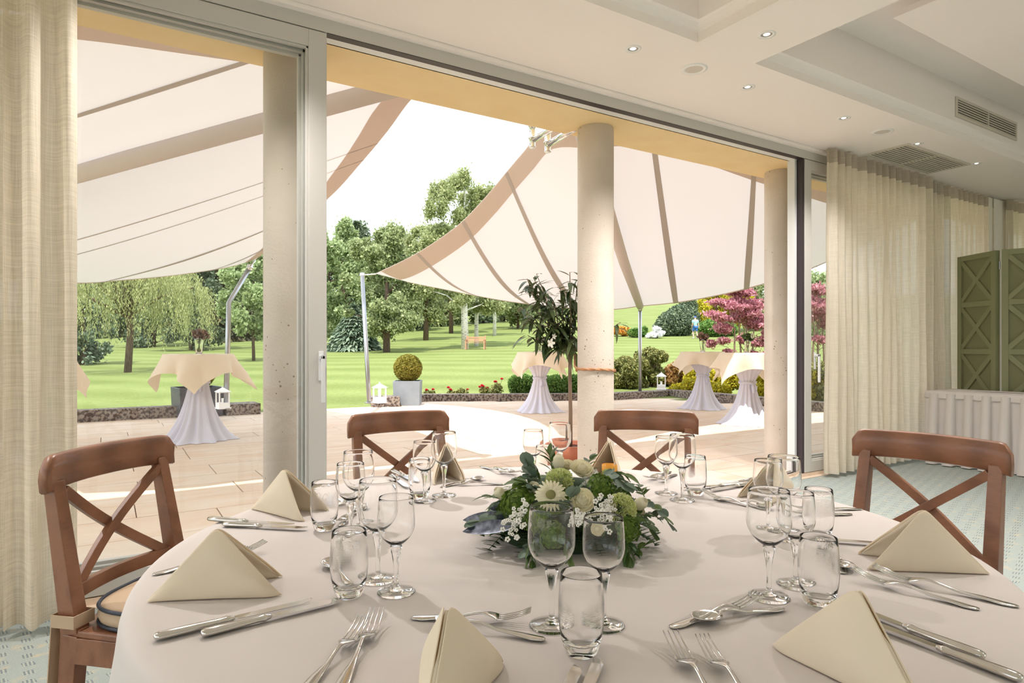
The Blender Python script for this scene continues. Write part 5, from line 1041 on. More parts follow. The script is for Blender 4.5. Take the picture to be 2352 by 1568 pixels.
# glasses
def bowl_prof(R, h0, h1, lip, th=.0007):
    out = []
    for k in range(19):
        f = k/18; z = h0+(h1-h0)*f; r = R*(math.sin(min(1, f/.46)*PI/2)**.62) if f < .46 else R-(R-lip)*((f-.46)/.54)**1.9
        out.append((max(r, .0), z))
    out[0] = (0, h0); inn = [(max(r-th, 0), z+(.0022 if i < 3 else .0008) if i < 17 else z) for i, (r, z) in enumerate(out)]; inn[0] = (0, h0+.004); inn[-1] = (lip-th, h1)
    return out+[((2*lip-th)/2, h1+.0006)]+inn[::-1]
def goblet(R, H, hb, lip, foot):
    b_ = MB().lathe(bowl_prof(R, hb, H, lip), 48).mesh('bowl', True)
    st = MB().lathe([(0, hb-.0004)]+[(r, z) for r, z in ((.004, hb-.0003), (.0095, hb+.0016), (.0105, hb+.0005), (.0088, hb-.010), (.0062, hb-.022), (.0048, hb-.034), (.0041, hb-.05), (.0042, .016), (.0050, .010), (.0075, .0072))]+[(0, .0072)], 28).mesh('stem', True, flip=True)
    ft = MB().lathe([(0, .0), (foot-.001, 0), (foot, .0010), (foot-.001, .0022), (foot*.55, .0038), (foot*.28, .0055), (.008, .0068), (0, .0070)], 48).mesh('foot', True)
    return b_, st, ft
G1, G2 = goblet(.0372, .184, .086, .0335, .0345), goblet(.0330, .167, .080, .0300, .0330)
TB = MB().lathe([(0, 0), (.020, 0), (.0225, .002), (.0265, .014), (.0305, .032), (.0325, .052), (.0322, .076), (.0302, .101), (.0291, .112), (.0286, .1129), (.0281, .112), (.0292, .101), (.0306, .078), (.0308, .053), (.0288, .034), (.0245, .0195), (.018, .0150), (0, .0135)], 56).mesh('tumbler_body', True)
def gpart(name, me, t, m='glass'):
    if not me.materials: me.materials.append(M[m])
    return link(name, me, None, t)
def wineglass(loc, label, big):
    t = thing('wine_glass', label, 'glass', (loc[0], loc[1], ZT)); q = G1 if big else G2
    for n_, me in zip(('bowl', 'stem', 'foot'), q): gpart(n_, me, t)
    return t
def tumbler(loc, label):
    o = gpart('water_tumbler', TB, None, 'tumbler'); o.location = (loc[0], loc[1], ZT); return tag(o, label, 'glass')
# napkins: two stiff folded panels standing like a tent, open towards the middle of the table
def napkin(loc, ang, label, h=.118, wd=.058, seed=0, ln_=.215, apx=.47):
    """local +X runs from the open side to the ridge tip"""
    t = thing('folded_napkin', label, 'napkin', (loc[0], loc[1], TZ+.0015), ang); g = random.Random(seed)
    for s in (-1, 1):
        A = Vector((-ln_*(apx-.5)*0, s*.0022, h)); F = Vector((ln_*.5, s*.004, 0)); B = Vector((-ln_*.5, s*wd, 0)); rows = []; n = 18
        for lay, (off, cut) in enumerate(((0, 0), (.0050, .012))):
            rows = []
            for i in range(n+1):
                u = i/n; base = F.lerp(B, u); top = F.lerp(A, min(1, u/.52)) if u < .52 else A.lerp(B, (u-.52)/.48); r = []
                for j in range(9):
                    v = j/8; p = base.lerp(top, v); bulge = .010*math.sin(PI*u)*math.sin(PI*min(1, v*1.1))*s+s*.003*math.sin(u*9+seed)*math.sin(PI*v); 
                    p = p+Vector((0, bulge-s*off, 0)); 
                    if lay: p = p+(A*.33+F*.33+B*.34-p)*.07*(1 if u > .3 else .3)
                    if j == 0: p.z = 0.0
                    # soft roll at the open end
                    e = max(0, (u-.86)/.14); p.y -= s*.012*e*e*(1-v*.3)*(1 if lay == 0 else .4)
                    r.append(tuple(p))
                rows.append(r)
            o = MB().grid(rows).build('folded_panel' if lay == 0 else 'inner_layer', M['napkin'], t, True); solid(o, .0030, 0)
            if lay == 0: bv = o.modifiers.new('sub', 'SUBSURF'); bv.levels = bv.render_levels = 1
    return t
SETS = dict(
 bottom=dict(a=-138, who='place at the bottom edge of the photo'), west=dict(a=179, who='place by the left table edge'), nw=dict(a=133, who='place at the cross-back chair by the curtain'),
 north=dict(a=86, who='place at the chair before the open door'), ne=dict(a=41, who='place at the chair before the middle column'), east=dict(a=-3, who='place at the chair before the buffet table'),
 se=dict(a=-50, who='place at the right-hand table edge'), south=dict(a=-94, who='place nearest the lower right corner'))
def loc2(s, u, v): 
    a = math.radians(SETS[s]['a']); return Vector((TX+u*math.cos(a)-v*math.sin(a), TY+u*math.sin(a)+v*math.cos(a), 0))
def pos(s, uv=None, px=None): return at(px[0], px[1], TZ) if px else loc2(s, *uv)
def aim(s, kind, lab, h=None, tp=None, uvh=None, uvt=None, **k):
    """place cutlery by its handle end and its tip: photo pixels on the table plane, or (u, v) about the place"""
    A = at(h[0], h[1], TZ) if h else (loc2(s, *uvh) if uvh else None); B = at(tp[0], tp[1], TZ) if tp else loc2(s, *uvt)
    d = (B-A); d.z = 0; d.normalize(); ln_ = {'fork': .215, 'dfork': .190, 'knife': .235, 'sknife': .215, 'spoon': .18}[kind]; rz = math.atan2(d.y, d.x)-PI/2
    if k.pop('tipfix', False): A = B-d*ln_
    lf = k.pop('lift', 0); tl = k.pop('tilt', 0)
    if kind == 'fork': return fork(A, rz, lab, False, lf, tl)
    if kind == 'dfork': return fork(A, rz, lab, True, lf, tl)
    if kind == 'knife': return knife(A, rz, lab)
    if kind == 'sknife': return knife(A, rz, lab, True)
    return spoon(A, rz, lab, lf, tl)
W_ = {s: SETS[s]['who'] for s in SETS}
# napkins: (setting, base tip px or uv, direction)
def nap(s, lab, ang_off=0., du=0., dv=0., **k):
    a = SETS[s]['a']; p = loc2(s, .722+du, dv); return napkin(p, math.radians(a+ang_off), lab, **k)
nap('west', 'cream pyramid napkin standing between two pairs of knives on the left table edge', -12, .0, -.03, seed=1)
nap('nw', 'cream pyramid napkin before the glass door stile, behind the engraved tumbler', -8, .013, -.01, seed=2)
nap('bottom', 'cream pyramid napkin cut by the bottom edge, showing a yellow gap', 6, .0, .0, seed=3, h=.122)
nap('south', 'largest cream pyramid napkin, at the lower right beside the rightmost tumbler', -14, .0, -.012, seed=4, h=.122)
nap('se', 'cream pyramid napkin at the right table edge above the two long forks', -2, .0, .0, seed=5)
nap('east', 'cream pyramid napkin seen through the cluster of wine glasses', 6, .03, .02, seed=6)
nap('ne', 'cream pyramid napkin behind the flower centrepiece before the middle column', -4, .03, .0, seed=7)
nap('north', 'cream pyramid napkin beside the tall wine glass, before the open door', -16, .0, -.01, seed=8)
# knives
aim('west', 'knife', 'outer knife at the left table edge, longer handle nearest the viewer side', h=(352, 1474), tp=(712, 1388))
aim('west', 'sknife', 'shorter knife lying just inside the longest knife at the left table edge', h=(460, 1466), tp=(764, 1389))
aim('nw', 'knife', 'upper of two knives lying below the napkin at the glass door', h=(478, 1197), tp=(690, 1212))
aim('nw', 'sknife', 'lower of two knives lying below the napkin at the glass door', h=(512, 1209), tp=(706, 1219))
aim('north', 'knife', 'knife with bright handle seen left of the small tumbler before the open door', h=(900, 1084), tp=(958, 1112))
aim('north', 'sknife', 'knife nearer the viewer of the pair left of the small tumbler', h=(897, 1094), tp=(938, 1124))
aim('east', 'knife', 'upper knife of the pair right of the small tumbler, pointing at the flowers', uvh=(.80, .155), uvt=(.60, .20)); 
aim('ne', 'knife', 'knife behind the tumbler right of the flowers, farther of its pair', h=(1736, 1104), tp=(1626, 1126))
aim('ne', 'sknife', 'knife behind the tumbler right of the flowers, nearer of its pair', h=(1740, 1112), tp=(1640, 1129))
aim('se', 'knife', 'knife lying left of the right-hand napkin, half hidden by it', uvh=(.79, .13), uvt=(.55, .12))
aim('south', 'knife', 'upper of two long knives at the lower right corner', h=(2264, 1520), tp=(2030, 1430))
aim('south', 'sknife', 'lower of two long knives, running out of the lower right corner', h=(2350, 1572), tp=(2048, 1458))
aim('bottom', 'knife', 'knife blade rising from the bottom edge right below the centre tumbler', tp=(1376, 1520), uvh=(.82, .15), tipfix=True)
aim('bottom', 'sknife', 'rounded knife tip at the bottom edge, left of the longer blade', tp=(1328, 1540), uvh=(.83, .12), tipfix=True)
# forks
aim('bottom', 'fork', 'longer fork pointing up at the bottom edge, left of the yellow-gapped napkin', h=(752, 1640), tp=(866, 1428), tipfix=True, lift=.0)
aim('bottom', 'dfork', 'fork just left of the longest fork near the bottom edge', h=(650, 1640), tp=(836, 1448), tipfix=True)
aim('south', 'fork', 'fork with tines up at the bottom edge, left of the largest napkin', h=(1690, 1680), tp=(1540, 1482), tipfix=True)
aim('south', 'dfork', 'second fork with tines up between the left fork and the largest napkin', h=(1780, 1680), tp=(1612, 1492), tipfix=True)
aim('se', 'fork', 'longer fork right of the lower right napkin, nearer the table rim', h=(2340, 1396), tp=(2020, 1326))
aim('se', 'dfork', 'shorter fork lying between the two right-hand napkins', h=(2250, 1402), tp=(1980, 1336))
aim('west', 'fork', 'fork behind the left-edge napkin, tines toward the glass group', h=(350, 1322), tp=(666, 1252))
aim('west', 'dfork', 'fork half hidden behind the left-edge napkin', uvh=(.80, -.10), tp=(614, 1264))
aim('nw', 'fork', 'fork behind the napkin at the glass door, pointing at the glasses', uvh=(.80, -.11), uvt=(.585, -.095))
aim('nw', 'dfork', 'short fork beside the longer one behind the napkin at the glass door', uvh=(.77, -.135), uvt=(.60, -.125))
aim('north', 'fork', 'fork before the open door, left of the flowers, farther of its pair', h=(1104, 1072), tp=(1160, 1090))
aim('north', 'dfork', 'fork before the open door, right one of the pair with tines raised', h=(1136, 1074), tp=(1183, 1092))
aim('ne', 'fork', 'fork left of the tall glass pair right of the flowers', h=(1540, 1084), tp=(1500, 1102))
aim('ne', 'dfork', 'fork whose tines touch the foot of the glass right of the flowers', h=(1552, 1090), tp=(1518, 1110))
aim('east', 'fork', 'upper fork handle reaching out right of the glass cluster', h=(1980, 1170), tp=(1800, 1176))
aim('east', 'dfork', 'lower fork handle reaching out right of the glass cluster', h=(1956, 1182), tp=(1812, 1190))
# dessert fork and spoon across the top of each place
aim('bottom', 'dfork', 'dessert fork crossing behind the yellow-gapped napkin, tines to the right', h=(945, 1421), tp=(1196, 1432))
aim('bottom', 'spoon', 'dessert spoon whose bowl hides behind the yellow-gapped napkin', h=(1252, 1474), tp=(1062, 1446), lift=.0015)
aim('south', 'dfork', 'dessert fork above the largest napkin, its tines raised to the right', h=(1540, 1444), tp=(1742, 1390))
aim('south', 'spoon', 'dessert spoon crossing the dessert fork above the largest napkin', h=(1800, 1402), tp=(1612, 1432), lift=.0015)
aim('west', 'spoon', 'dessert spoon whose bowl shows left of the nearest tumbler on the left', h=(806, 1362), tp=(733, 1268))
aim('west', 'dfork', 'dessert fork seen through the nearest tumbler on the left', h=(770, 1250), tp=(812, 1330))
aim('nw', 'spoon', 'dessert spoon lying behind the left wine glass pair', uvh=(.53, .07), uvt=(.56, -.09)); aim('nw', 'dfork', 'dessert fork lying behind the left wine glass pair', uvh=(.555, -.10), uvt=(.535, .07))
aim('north', 'spoon', 'dessert spoon with raised bowl before the open door, right of the tall glass', h=(1012, 1120), tp=(1128, 1098)); aim('north', 'dfork', 'dessert fork crossing the spoon right of the tall glass before the open door', h=(1162, 1113), tp=(1056, 1115))
aim('ne', 'spoon', 'dessert spoon half hidden behind the right side of the flowers', uvh=(.55, .08), uvt=(.57, -.08)); aim('ne', 'dfork', 'dessert fork half hidden behind the right side of the flowers', uvh=(.575, -.09), uvt=(.555, .08))
aim('east', 'dfork', 'dessert fork lying between the flowers and the right glass cluster', h=(1760, 1172), tp=(1652, 1150)); aim('east', 'spoon', 'dessert spoon seen through the front wine glass on the right', h=(1640, 1146), tp=(1752, 1168))
aim('se', 'dfork', 'dessert fork seen through the rightmost tumbler', uvh=(.565, -.09), uvt=(.55, .08)); aim('se', 'spoon', 'dessert spoon seen through the rightmost tumbler beside the dessert fork', uvh=(.545, .09), uvt=(.575, -.07))
# glasses
for px, big, lb in [((1267, 1437), 1, 'large wine glass in front of the flowers, left of the centre tumbler'), ((1386, 1436), 0, 'smaller wine glass in front of the flowers, right of the centre tumbler'),
    ((910, 1360), 0, 'wine glass whose foot stands farthest forward in the left glass group'), ((868, 1331), 1, 'wine glass behind the nearest tumbler in the left glass group'),
    ((805, 1234), 0, 'small wine glass behind the left tumblers, nearer of its pair'), ((823, 1216), 1, 'tall wine glass seen against the legs of the chair before the open door'),
    ((975, 1151), 0, 'small wine glass before the far-left tumbler, by the open-door chair'), ((1020, 1138), 1, 'tall wine glass right beside the napkin before the open door'),
    ((1225, 1108), 0, 'small wine glass rising behind the left side of the flowers'), ((1286, 1100), 1, 'taller wine glass behind the flowers, in front of the terracotta pot'),
    ((1530, 1133), 0, 'small wine glass right of the flowers, left one of its pair'), ((1567, 1149), 1, 'taller wine glass right of the flowers next to the small clear tumbler'),
    ((1764, 1222), 0, 'small wine glass at the back left of the right glass cluster'), ((1800, 1236), 1, 'tall wine glass at the back of the right glass cluster before the napkin'),
    ((1766, 1371), 1, 'large wine glass nearest the viewer in the right glass cluster'), ((1828, 1343), 0, 'wine glass between the front wine glass and the rightmost tumbler')]:
    wineglass(at(px[0], px[1], TZ), lb, big)
for px, lb in [((1335, 1500), 'engraved water tumbler at the front centre between two wine glasses'), ((802, 1368), 'nearest engraved water tumbler on the left, before the spoon'),
    ((745, 1216), 'engraved water tumbler in front of the napkin at the glass door'), ((964, 1144), 'water tumbler before the open-door chair, left of the stemmed pair'), ((1252, 1104), 'water tumbler mostly hidden behind the flowers and wine glasses'),
    ((1597, 1136), 'small clear water tumbler right of the flowers'), ((1880, 1238), 'water tumbler at the back right of the right glass cluster'), ((1880, 1388), 'engraved water tumbler behind the tip of the largest napkin')]:
    tumbler(at(px[0], px[1], TZ), lb)
bulb = thing('tea_light', 'small amber tea light glowing behind the flowers before the far napkin', 'candle', (at(1400, 1098, TZ).x, at(1400, 1098, TZ).y, ZT))
amb = mat('amber_glass', lin(226, 160, 60), .15); MB().lathe([(0, 0), (.022, 0), (.026, .03), (.025, .045), (.023, .045), (.023, .01), (0, .008)], 24).build('holder', amb, bulb, True); MB().lathe([(0, .008), (.018, .008), (.018, .026), (0, .027)], 18).build('wax', M['white'], bulb, True)
# ================================================================== FLOWER CENTREPIECE
fl = thing('flower_arrangement', 'low dome of white roses, gerbera, green hydrangea and eucalyptus on the round table', 'flower arrangement', (TX+.01, TY+.005, TZ+.001))
FM = dict(hyd=leafmat('hydrangea_green', lin(76, 104, 36), lin(122, 148, 62), .3), carn=leafmat('carnation_green', lin(196, 206, 128), lin(226, 230, 176), .3), cream=fabric('rose_petal', lin(240, 234, 208), .25, tcol=lin(245, 235, 190)),
          euc=leafmat('eucalyptus', lin(88, 108, 92), lin(132, 148, 130), .15, .5, island=False), fern=leafmat('fern_green', lin(46, 72, 40), lin(96, 124, 70), .3), rus=leafmat('ruscus', lin(58, 86, 44), lin(112, 132, 70), .25, .4, island=False), gyp=mat('gypsophila', lin(246, 244, 238), .8), stem=mat('green_stem', lin(104, 124, 74), .7), foam=mat('wet_foam', lin(44, 62, 36), 1))
MB().lathe([(.15, 0), (.155, .03), (.13, .08), (.08, .115), (0, .13)], 28).build('foam_base', FM['foam'], fl, True)
# position helper: a spot on the dome as seen in the photograph (px, py) at depth Z from the camera
def fp(px, py, Z): return atd(px, py, Z)-fl.location
def outn(p): return Vector((p.x, p.y, max(.02, p.z)*1.4)).normalized()
def orient(o, n_, spin=0.): q = n_.to_track_quat('Z', 'Y'); o.rotation_mode = 'QUATERNION'; o.rotation_quaternion = q @ Matrix.Rotation(spin, 3, 'Z').to_quaternion()
def petal(r0, r1, w, z0, z1, a, cup=.0, n=5):
    rows = []
    for i in range(n+1):
        s = i/n; r = r0+(r1-r0)*s; ww = w*math.sin(PI*(.12+.80*s))**.7; z = z0+(z1-z0)*s+cup*s*(1-s)*4
        rows.append([(r*math.cos(a)-k*ww*math.sin(a), r*math.sin(a)+k*ww*math.cos(a), z+abs(k)*ww*.25) for k in (-.5, 0, .5)])
    return MB().grid(rows)
def gerbera(p, n_, R):
    h = MB().lathe([(0, 0), (R*.30, 0), (R*.30, .004), (R*.22, .008), (0, .006)], 24).build('gerbera', mat('gerbera_heart', lin(206, 200, 130), .95, bump=(900, 1)), fl, True); h.location = p; orient(h, n_); g = random.Random(2)
    for lay, (cnt, rr, zz) in enumerate(((24, 1., -.004), (22, .88, .001))):
        for k in range(cnt):
            m = petal(R*.24, R*rr*g.uniform(.93, 1.04), R*.19, .001+lay*.002, zz+g.uniform(-.003, .004), k*PI2/cnt+lay*.13, .004); m.build('petal', FM['cream'], h, True)
def rose(p, n_, R, seed):
    h = MB().lathe([(0, -R*.9), (R*.5, -R*.6), (R*.55, -R*.1), (R*.3, R*.3), (0, R*.35)], 16).build('rose', FM['cream'], fl, True); h.location = p; orient(h, n_, seed); g = random.Random(seed)
    for k in range(22):
        f = k/21; a = k*2.4; rad = R*(.12+.62*f); op_ = .15+.55*f; rows = []
        for i in range(6):
            s = i/5; r = rad*(.75+.25*s)+R*op_*.45*s*s; z = -R*.45+(R*.95-R*.55*f)*s+R*.12*(1-f); sp_ = (.5+.55*f)*(1-.35*s*s)
            rows.append([(r*math.cos(a+q*sp_*1.3), r*math.sin(a+q*sp_*1.3), z-abs(q)*R*.10*s+(.05*R*math.sin(q*5+k))*s) for q in (-1, -.66, -.33, 0, .33, .66, 1)])
        o = MB().grid(rows).build('petal', FM['cream'], h, True)
def ruffle(p, n_, R, col, seed, cnt=150, nm='carnation'):
    g = random.Random(seed); m = MB()
    for k in range(cnt):
        a = k*2.39996; f = math.sqrt((k+.5)/cnt); rad = R*f; z = R*.75*math.sqrt(max(0, 1-f*f*.92)); d = Vector((math.cos(a)*f, math.sin(a)*f, 1-f*.75)).normalized(); c = Vector((rad*math.cos(a), rad*math.sin(a), z-R*.25)); q = d.cross(Vector((g.uniform(-1, 1), g.uniform(-1, 1), .4))).normalized(); w = R*.16; L_ = R*.30
        pts = [c-d*L_]; tops = [c+d*(L_*.35*g.uniform(.4, 1.2))+q*w*u*1.3+d.cross(q)*(.05*R*g.uniform(-1, 1)) for u in (-1, -.4, .2, .9)]; m.add(pts+tops, [(0, 1, 2), (0, 2, 3), (0, 3, 4)])
    o = m.build(nm, col, fl, False); o.location = p; orient(o, n_)
def hydrangea(p, n_, R, seed, cnt=34):
    h = MB().lathe([(0, -R*.5), (R*.6, -R*.3), (R*.7, R*.1), (0, R*.6)], 12).build('hydrangea', FM['fern'], fl); h.location = p; orient(h, n_); g = random.Random(seed); m = MB()
    for k in range(cnt):
        a = k*2.39996; f = math.sqrt((k+.5)/cnt); c = Vector((R*f*math.cos(a), R*f*math.sin(a), R*.8*math.sqrt(max(0, 1-.85*f*f)))); d = Vector((math.cos(a)*f, math.sin(a)*f, 1-f*.7)).normalized(); x_ = d.cross(Vector((g.random(), g.random(), g.random()))).normalized(); y_ = d.cross(x_); s = R*.31
        for q in range(4):
            th = q*PI/2+a; u = x_*math.cos(th)+y_*math.sin(th); v = d.cross(u); m.add([c, c+u*s*.55+v*s*.5+d*s*.15, c+u*s*1.05+d*s*.25*g.uniform(-1, 1.5), c+u*s*.55-v*s*.5+d*s*.15], [(0, 1, 2, 3)])
    m.build('floret', FM['hyd'], h)
def gyps(p, n_, R, seed, cnt=26):
    g = random.Random(seed); m = MB(); st = MB()
    for k in range(cnt):
        c = Vector((g.gauss(0, R*.5), g.gauss(0, R*.5), g.uniform(-.2, .6)*R)); r = .0027*g.uniform(.8, 1.4); st.tube([(0, 0, -R), c*.5+Vector((0, 0, -R*.3)), c], .0005, 4)
        for q in range(5):
            a = q*PI2/5; cc = c+Vector((math.cos(a), math.sin(a), g.uniform(-.4, .6)))*r; m.lathe([(0, -r*.7), (r*.75, -r*.1), (r*.5, r*.5), (0, r*.6)], 6, cc)
    o = m.build('gypsophila', FM['gyp'], fl); o.location = p; orient(o, n_); st.build('fine_stem', FM['stem'], o)
def disc_leaf(R, asp=1.15, fold=.12):
    rows = []
    for i in range(7):
        s = i/6; w = R*math.sin(PI*(.03+.94*s))**.6; rows.append([(-w, 2*R*asp*s, w*fold), (-w*.5, 2*R*asp*s, w*fold*.3-.15*R*s*s), (0, 2*R*asp*s, -.2*R*s*s), (w*.5, 2*R*asp*s, w*fold*.3-.15*R*s*s), (w, 2*R*asp*s, w*fold)])
    return MB().grid(rows).mesh('eucalyptus_leaf', True)
EL = [disc_leaf(.016), disc_leaf(.012, 1.5), disc_leaf(.013, 1.1)]
def put(me, m, p, d, par=fl, nm='leaf', s=1., roll=0.):
    o = link(nm, me, m if not me.materials else None, par, p); o.rotation_mode = 'QUATERNION'; o.rotation_quaternion = d.to_track_quat('Y', 'Z') @ Matrix.Rotation(roll, 3, 'Y').to_quaternion(); o.scale = (s, s, s); return o
def sprig(pts, mes, m, n, s=1., pair=True, seed=0, nm='eucalyptus_leaf', t0=.25, ang=.9):
    P = [Vector(p) for p in pts]; MB().tube(P, .0013, 5).build('stem', FM['stem'], fl); g = random.Random(seed)
    for k in range(n):
        t = t0+(1-t0)*k/(n-1); i = min(len(P)-2, int(t*(len(P)-1))); b_ = P[i].lerp(P[i+1], t*(len(P)-1)-i); ax = (P[i+1]-P[i]).normalized(); sd = ax.cross(Vector((0, 0, 1))).normalized()
        for q in ((-1, 1) if pair else ((-1) ** k,)):
            d = (ax*math.cos(ang)+sd*q*math.sin(ang)+Vector((0, 0, g.uniform(-.2, .3)))).normalized() if k < n-1 else (ax+sd*q*.3).normalized(); put(g.choice(mes), m, b_, d, nm=nm, s=s*g.uniform(.8, 1.1), roll=g.uniform(-.5, .5))
# photo-guided placing of the main blooms
gerbera(fp(1265, 1137, 1.30), (fp(1265, 1137, 1.30).normalized()*.3+Vector((-CN*.9, -SN*.9, .55))).normalized(), .034)
for px, py, Z, R, sd in [(1337, 1148, 1.28, .026, 1), (1337, 1074, 1.42, .026, 2), (1302, 1066, 1.46, .018, 3), (1388, 1118, 1.36, .016, 6), (1468, 1172, 1.36, .015, 8), (1372, 1214, 1.24, .015, 9)]:
    p = fp(px, py, Z); rose(p, (outn(p)*.6+Vector((-CN, -SN, .5))*.5).normalized(), R, sd)
for px, py, Z, R, sd in [(1285, 1104, 1.36, .030, 4), (1428, 1166, 1.30, .031, 5), (1400, 1092, 1.46, .018, 7)]:
    p = fp(px, py, Z); ruffle(p, (outn(p)*.7+Vector((-CN, -SN, .3))*.4).normalized(), R, FM['carn'], sd)
for px, py, Z, R, sd in [(1196, 1160, 1.36, .040, 11), (1378, 1122, 1.36, .030, 12), (1170, 1176, 1.40, .028, 13), (1425, 1142, 1.42, .024, 14), (1232, 1196, 1.27, .026, 15), (1440, 1215, 1.28, .026, 16), (1300, 1150, 1.34, .030, 17), (1270, 1230, 1.25, .028, 18)]:
    p = fp(px, py, Z); hydrangea(p, outn(p), R, sd)
for px, py, Z, R, sd in [(1180, 1205, 1.27, .030, 21), (1196, 1180, 1.28, .022, 22), (1382, 1184, 1.25, .028, 23), (1355, 1098, 1.42, .018, 24), (1330, 1190, 1.24, .018, 25), (1170, 1130, 1.42, .012, 26), (1400, 1160, 1.29, .016, 27)]:
    p = fp(px, py, Z); gyps(p, (outn(p)*.5+Vector((-CN, -SN, .4))*.6).normalized(), R, sd)
# white lisianthus buds
for px, py, Z, d in [(1283, 1072, 1.42, (0, 0, 1)), (1158, 1140, 1.42, None), (1462, 1162, 1.34, None), (1232, 1130, 1.38, None)]:
    p = fp(px, py, Z); dd = Vector(d) if d else outn(p); o = MB().lathe([(0, -.012), (.007, -.008), (.013, .006), (.012, .020), (.006, .028), (.004, .020), (0, .012)], 14).build('flower_bud', FM['cream'], fl, True); o.location = p; orient(o, dd)
    for k in range(4): put(EL[1], FM['rus'], p-dd*.01, (dd+Vector((math.cos(k*1.6), math.sin(k*1.6), 0))*.5).normalized(), nm='sepal', s=.55)
# eucalyptus
sprig([fp(1230, 1120, 1.40), fp(1222, 1095, 1.40), fp(1215, 1072, 1.40)], EL[:1]+EL[2:], FM['euc'], 5, 1.0, True, 1)
sprig([fp(1250, 1130, 1.36), fp(1228, 1118, 1.36), fp(1205, 1108, 1.38)], EL, FM['euc'], 5, .9, True, 2)
sprig([fp(1430, 1190, 1.34), fp(1475, 1150, 1.36), fp(1508, 1166, 1.36), fp(1536, 1200, 1.37)], EL[1:], FM['euc'], 6, .9, True, 3)
sprig([fp(1420, 1200, 1.30), fp(1470, 1180, 1.32), fp(1495, 1215, 1.33)], EL[1:2], FM['euc'], 5, .95, True, 4)
sprig([fp(1200, 1190, 1.36), fp(1150, 1180, 1.36), fp(1100, 1196, 1.36)], EL, FM['euc'], 5, .85, True, 5)
sprig([fp(1380, 1100, 1.40), fp(1405, 1088, 1.40), fp(1432, 1108, 1.38)], EL[:1], FM['euc'], 4, .9, True, 6)
sprig([fp(1290, 1180, 1.30), fp(1312, 1142, 1.28)], EL[:1], FM['euc'], 3, 1.0, True, 7)
sprig([fp(1440, 1250, 1.28), fp(1466, 1262, 1.28), fp(1478, 1254, 1.28)], EL[1:2], FM['euc'], 3, .7, True, 8)
sprig([fp(1240, 1250, 1.28), fp(1225, 1262, 1.27)], EL[:1], FM['euc'], 3, .9, True, 9)
# ruscus / grass blades
RB = [blade(.045, .016, .4).mesh('ruscus_leaf', True), blade(.034, .013, .2).mesh('ruscus_leaf', True)]
for k, (a, b_) in enumerate([((1180, 1160, 1.40), (1125, 1140, 1.42)), ((1400, 1085, 1.42), (1442, 1090, 1.42)), ((1340, 1090, 1.44), (1356, 1056, 1.46)), ((1270, 1090, 1.44), (1262, 1046, 1.45)), ((1440, 1240, 1.28), (1446, 1276, 1.26)), ((1220, 1240, 1.26), (1222, 1285, 1.25)), ((1300, 1250, 1.22), (1310, 1290, 1.22)), ((1455, 1190, 1.36), (1500, 1178, 1.38)), ((1240, 1105, 1.42), (1232, 1082, 1.42)), ((1480, 1140, 1.38), (1466, 1116, 1.42))]):
    A, B = fp(*a), fp(*b_); sprig([A, A.lerp(B, .5)+Vector((0, 0, .004)), B], RB, FM['rus'], 5, .8, True, 30+k, 'ruscus_leaf', .1, .6)
g = random.Random(12)
for k in range(70):      # skirt of leaves all round, lying over the cloth
    a = k*PI2/70+g.uniform(-.05, .05); r = g.uniform(.09, .16); z = .13*(1-(r/.19)**2)+.02; p = Vector((r*math.cos(a), r*math.sin(a), max(.012, z))); d = Vector((math.cos(a), math.sin(a), -.35 if r > .12 else .1)).normalized(); put(g.choice(RB+EL[1:]), FM['rus'], p, d, nm='leaf', s=g.uniform(.9, 1.4), roll=g.uniform(-.6, .6))
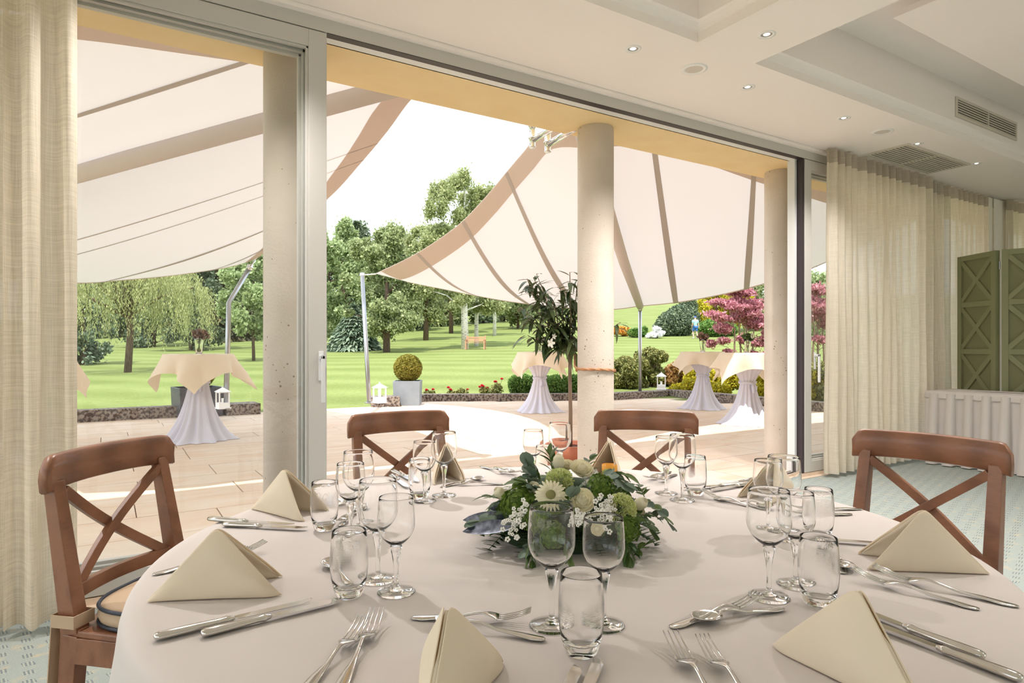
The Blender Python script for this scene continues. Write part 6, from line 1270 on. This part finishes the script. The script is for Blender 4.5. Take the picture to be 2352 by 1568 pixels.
# fern fronds: lower rim
def frond(p, d, L_, seed, droop=.5):
    g = random.Random(seed); m = MB(); P = []; s_ = d.cross(Vector((0, 0, 1))).normalized()
    for i in range(13): t = i/12; P.append(p+d*L_*t+Vector((0, 0, .25*L_*t-droop*L_*t*t)))
    for q in P: q.z = max(q.z, .006)
    m.tube(P, .0009, 4)
    for i in range(1, 13):
        w = L_*.42*(1-i/13)**.8
        for sd in (-1, 1):
            c = P[i]; e = c+s_*sd*w+d*w*.5; pw = d*.0022; m.add([c-pw, c+pw, e+pw*.3, e-pw*.3], [(0, 1, 2, 3)])
            for j in range(6): 
                f = j/6; b0_ = c.lerp(e, f); m.add([b0_, b0_+d*.010+s_*sd*.005+Vector((0, 0, .003)), b0_+s_*sd*.010, b0_-d*.002], [(0, 1, 2, 3)])
    o = m.build('fern_frond', FM['fern'], fl)
for k, a in enumerate(np.linspace(0, PI2, 17)[:-1]): frond(Vector((.10*math.cos(a), .10*math.sin(a), .035)), Vector((math.cos(a+.2), math.sin(a+.2), 0)), g.uniform(.09, .13), 50+k)
for px, py in ((1150, 1250), (1165, 1262), (1135, 1240), (1210, 1268), (1330, 1278), (1300, 1282), (1440, 1268), (1180, 1235)):
    e = at(px, py, TZ)-fl.location; e.z = .01; s0 = Vector((e.x*.55, e.y*.55, .045)); dd = (e-s0); dd.z = 0; frond(s0, dd.normalized(), dd.length*1.15, px, .4)
# two curling painted leaves at the left, dark leaf skirt at right
SLV = blade(.13, .034, .12, 9, .25).mesh('painted_leaf', True); SLV.materials.append(M['silver'])
for a, b_, s in (((1180, 1205, 1.36), (1062, 1198, 1.40), .9), ((1190, 1222, 1.30), (1066, 1224, 1.34), .95), ((1215, 1190, 1.38), (1105, 1170, 1.42), .7)):
    A, B = fp(*a), fp(*b_); put(SLV, None, A+Vector((0, 0, .012)), (B-A).normalized(), nm='painted_leaf', s=s*1.05, roll=-.75)
DLF = blade(.075, .05, .35, 7, .1).mesh('galax_leaf', True); DLF.materials.append(M['leafy_dark'])
for px, py in ((1440, 1250), (1455, 1262), (1420, 1265), (1360, 1270), (1255, 1262), (1470, 1225)):
    e = at(px, py, TZ)-fl.location; s0 = Vector((e.x*.5, e.y*.5, .055)); put(DLF, None, s0, (Vector((e.x, e.y, .012))-s0).normalized(), nm='galax_leaf', s=.95)
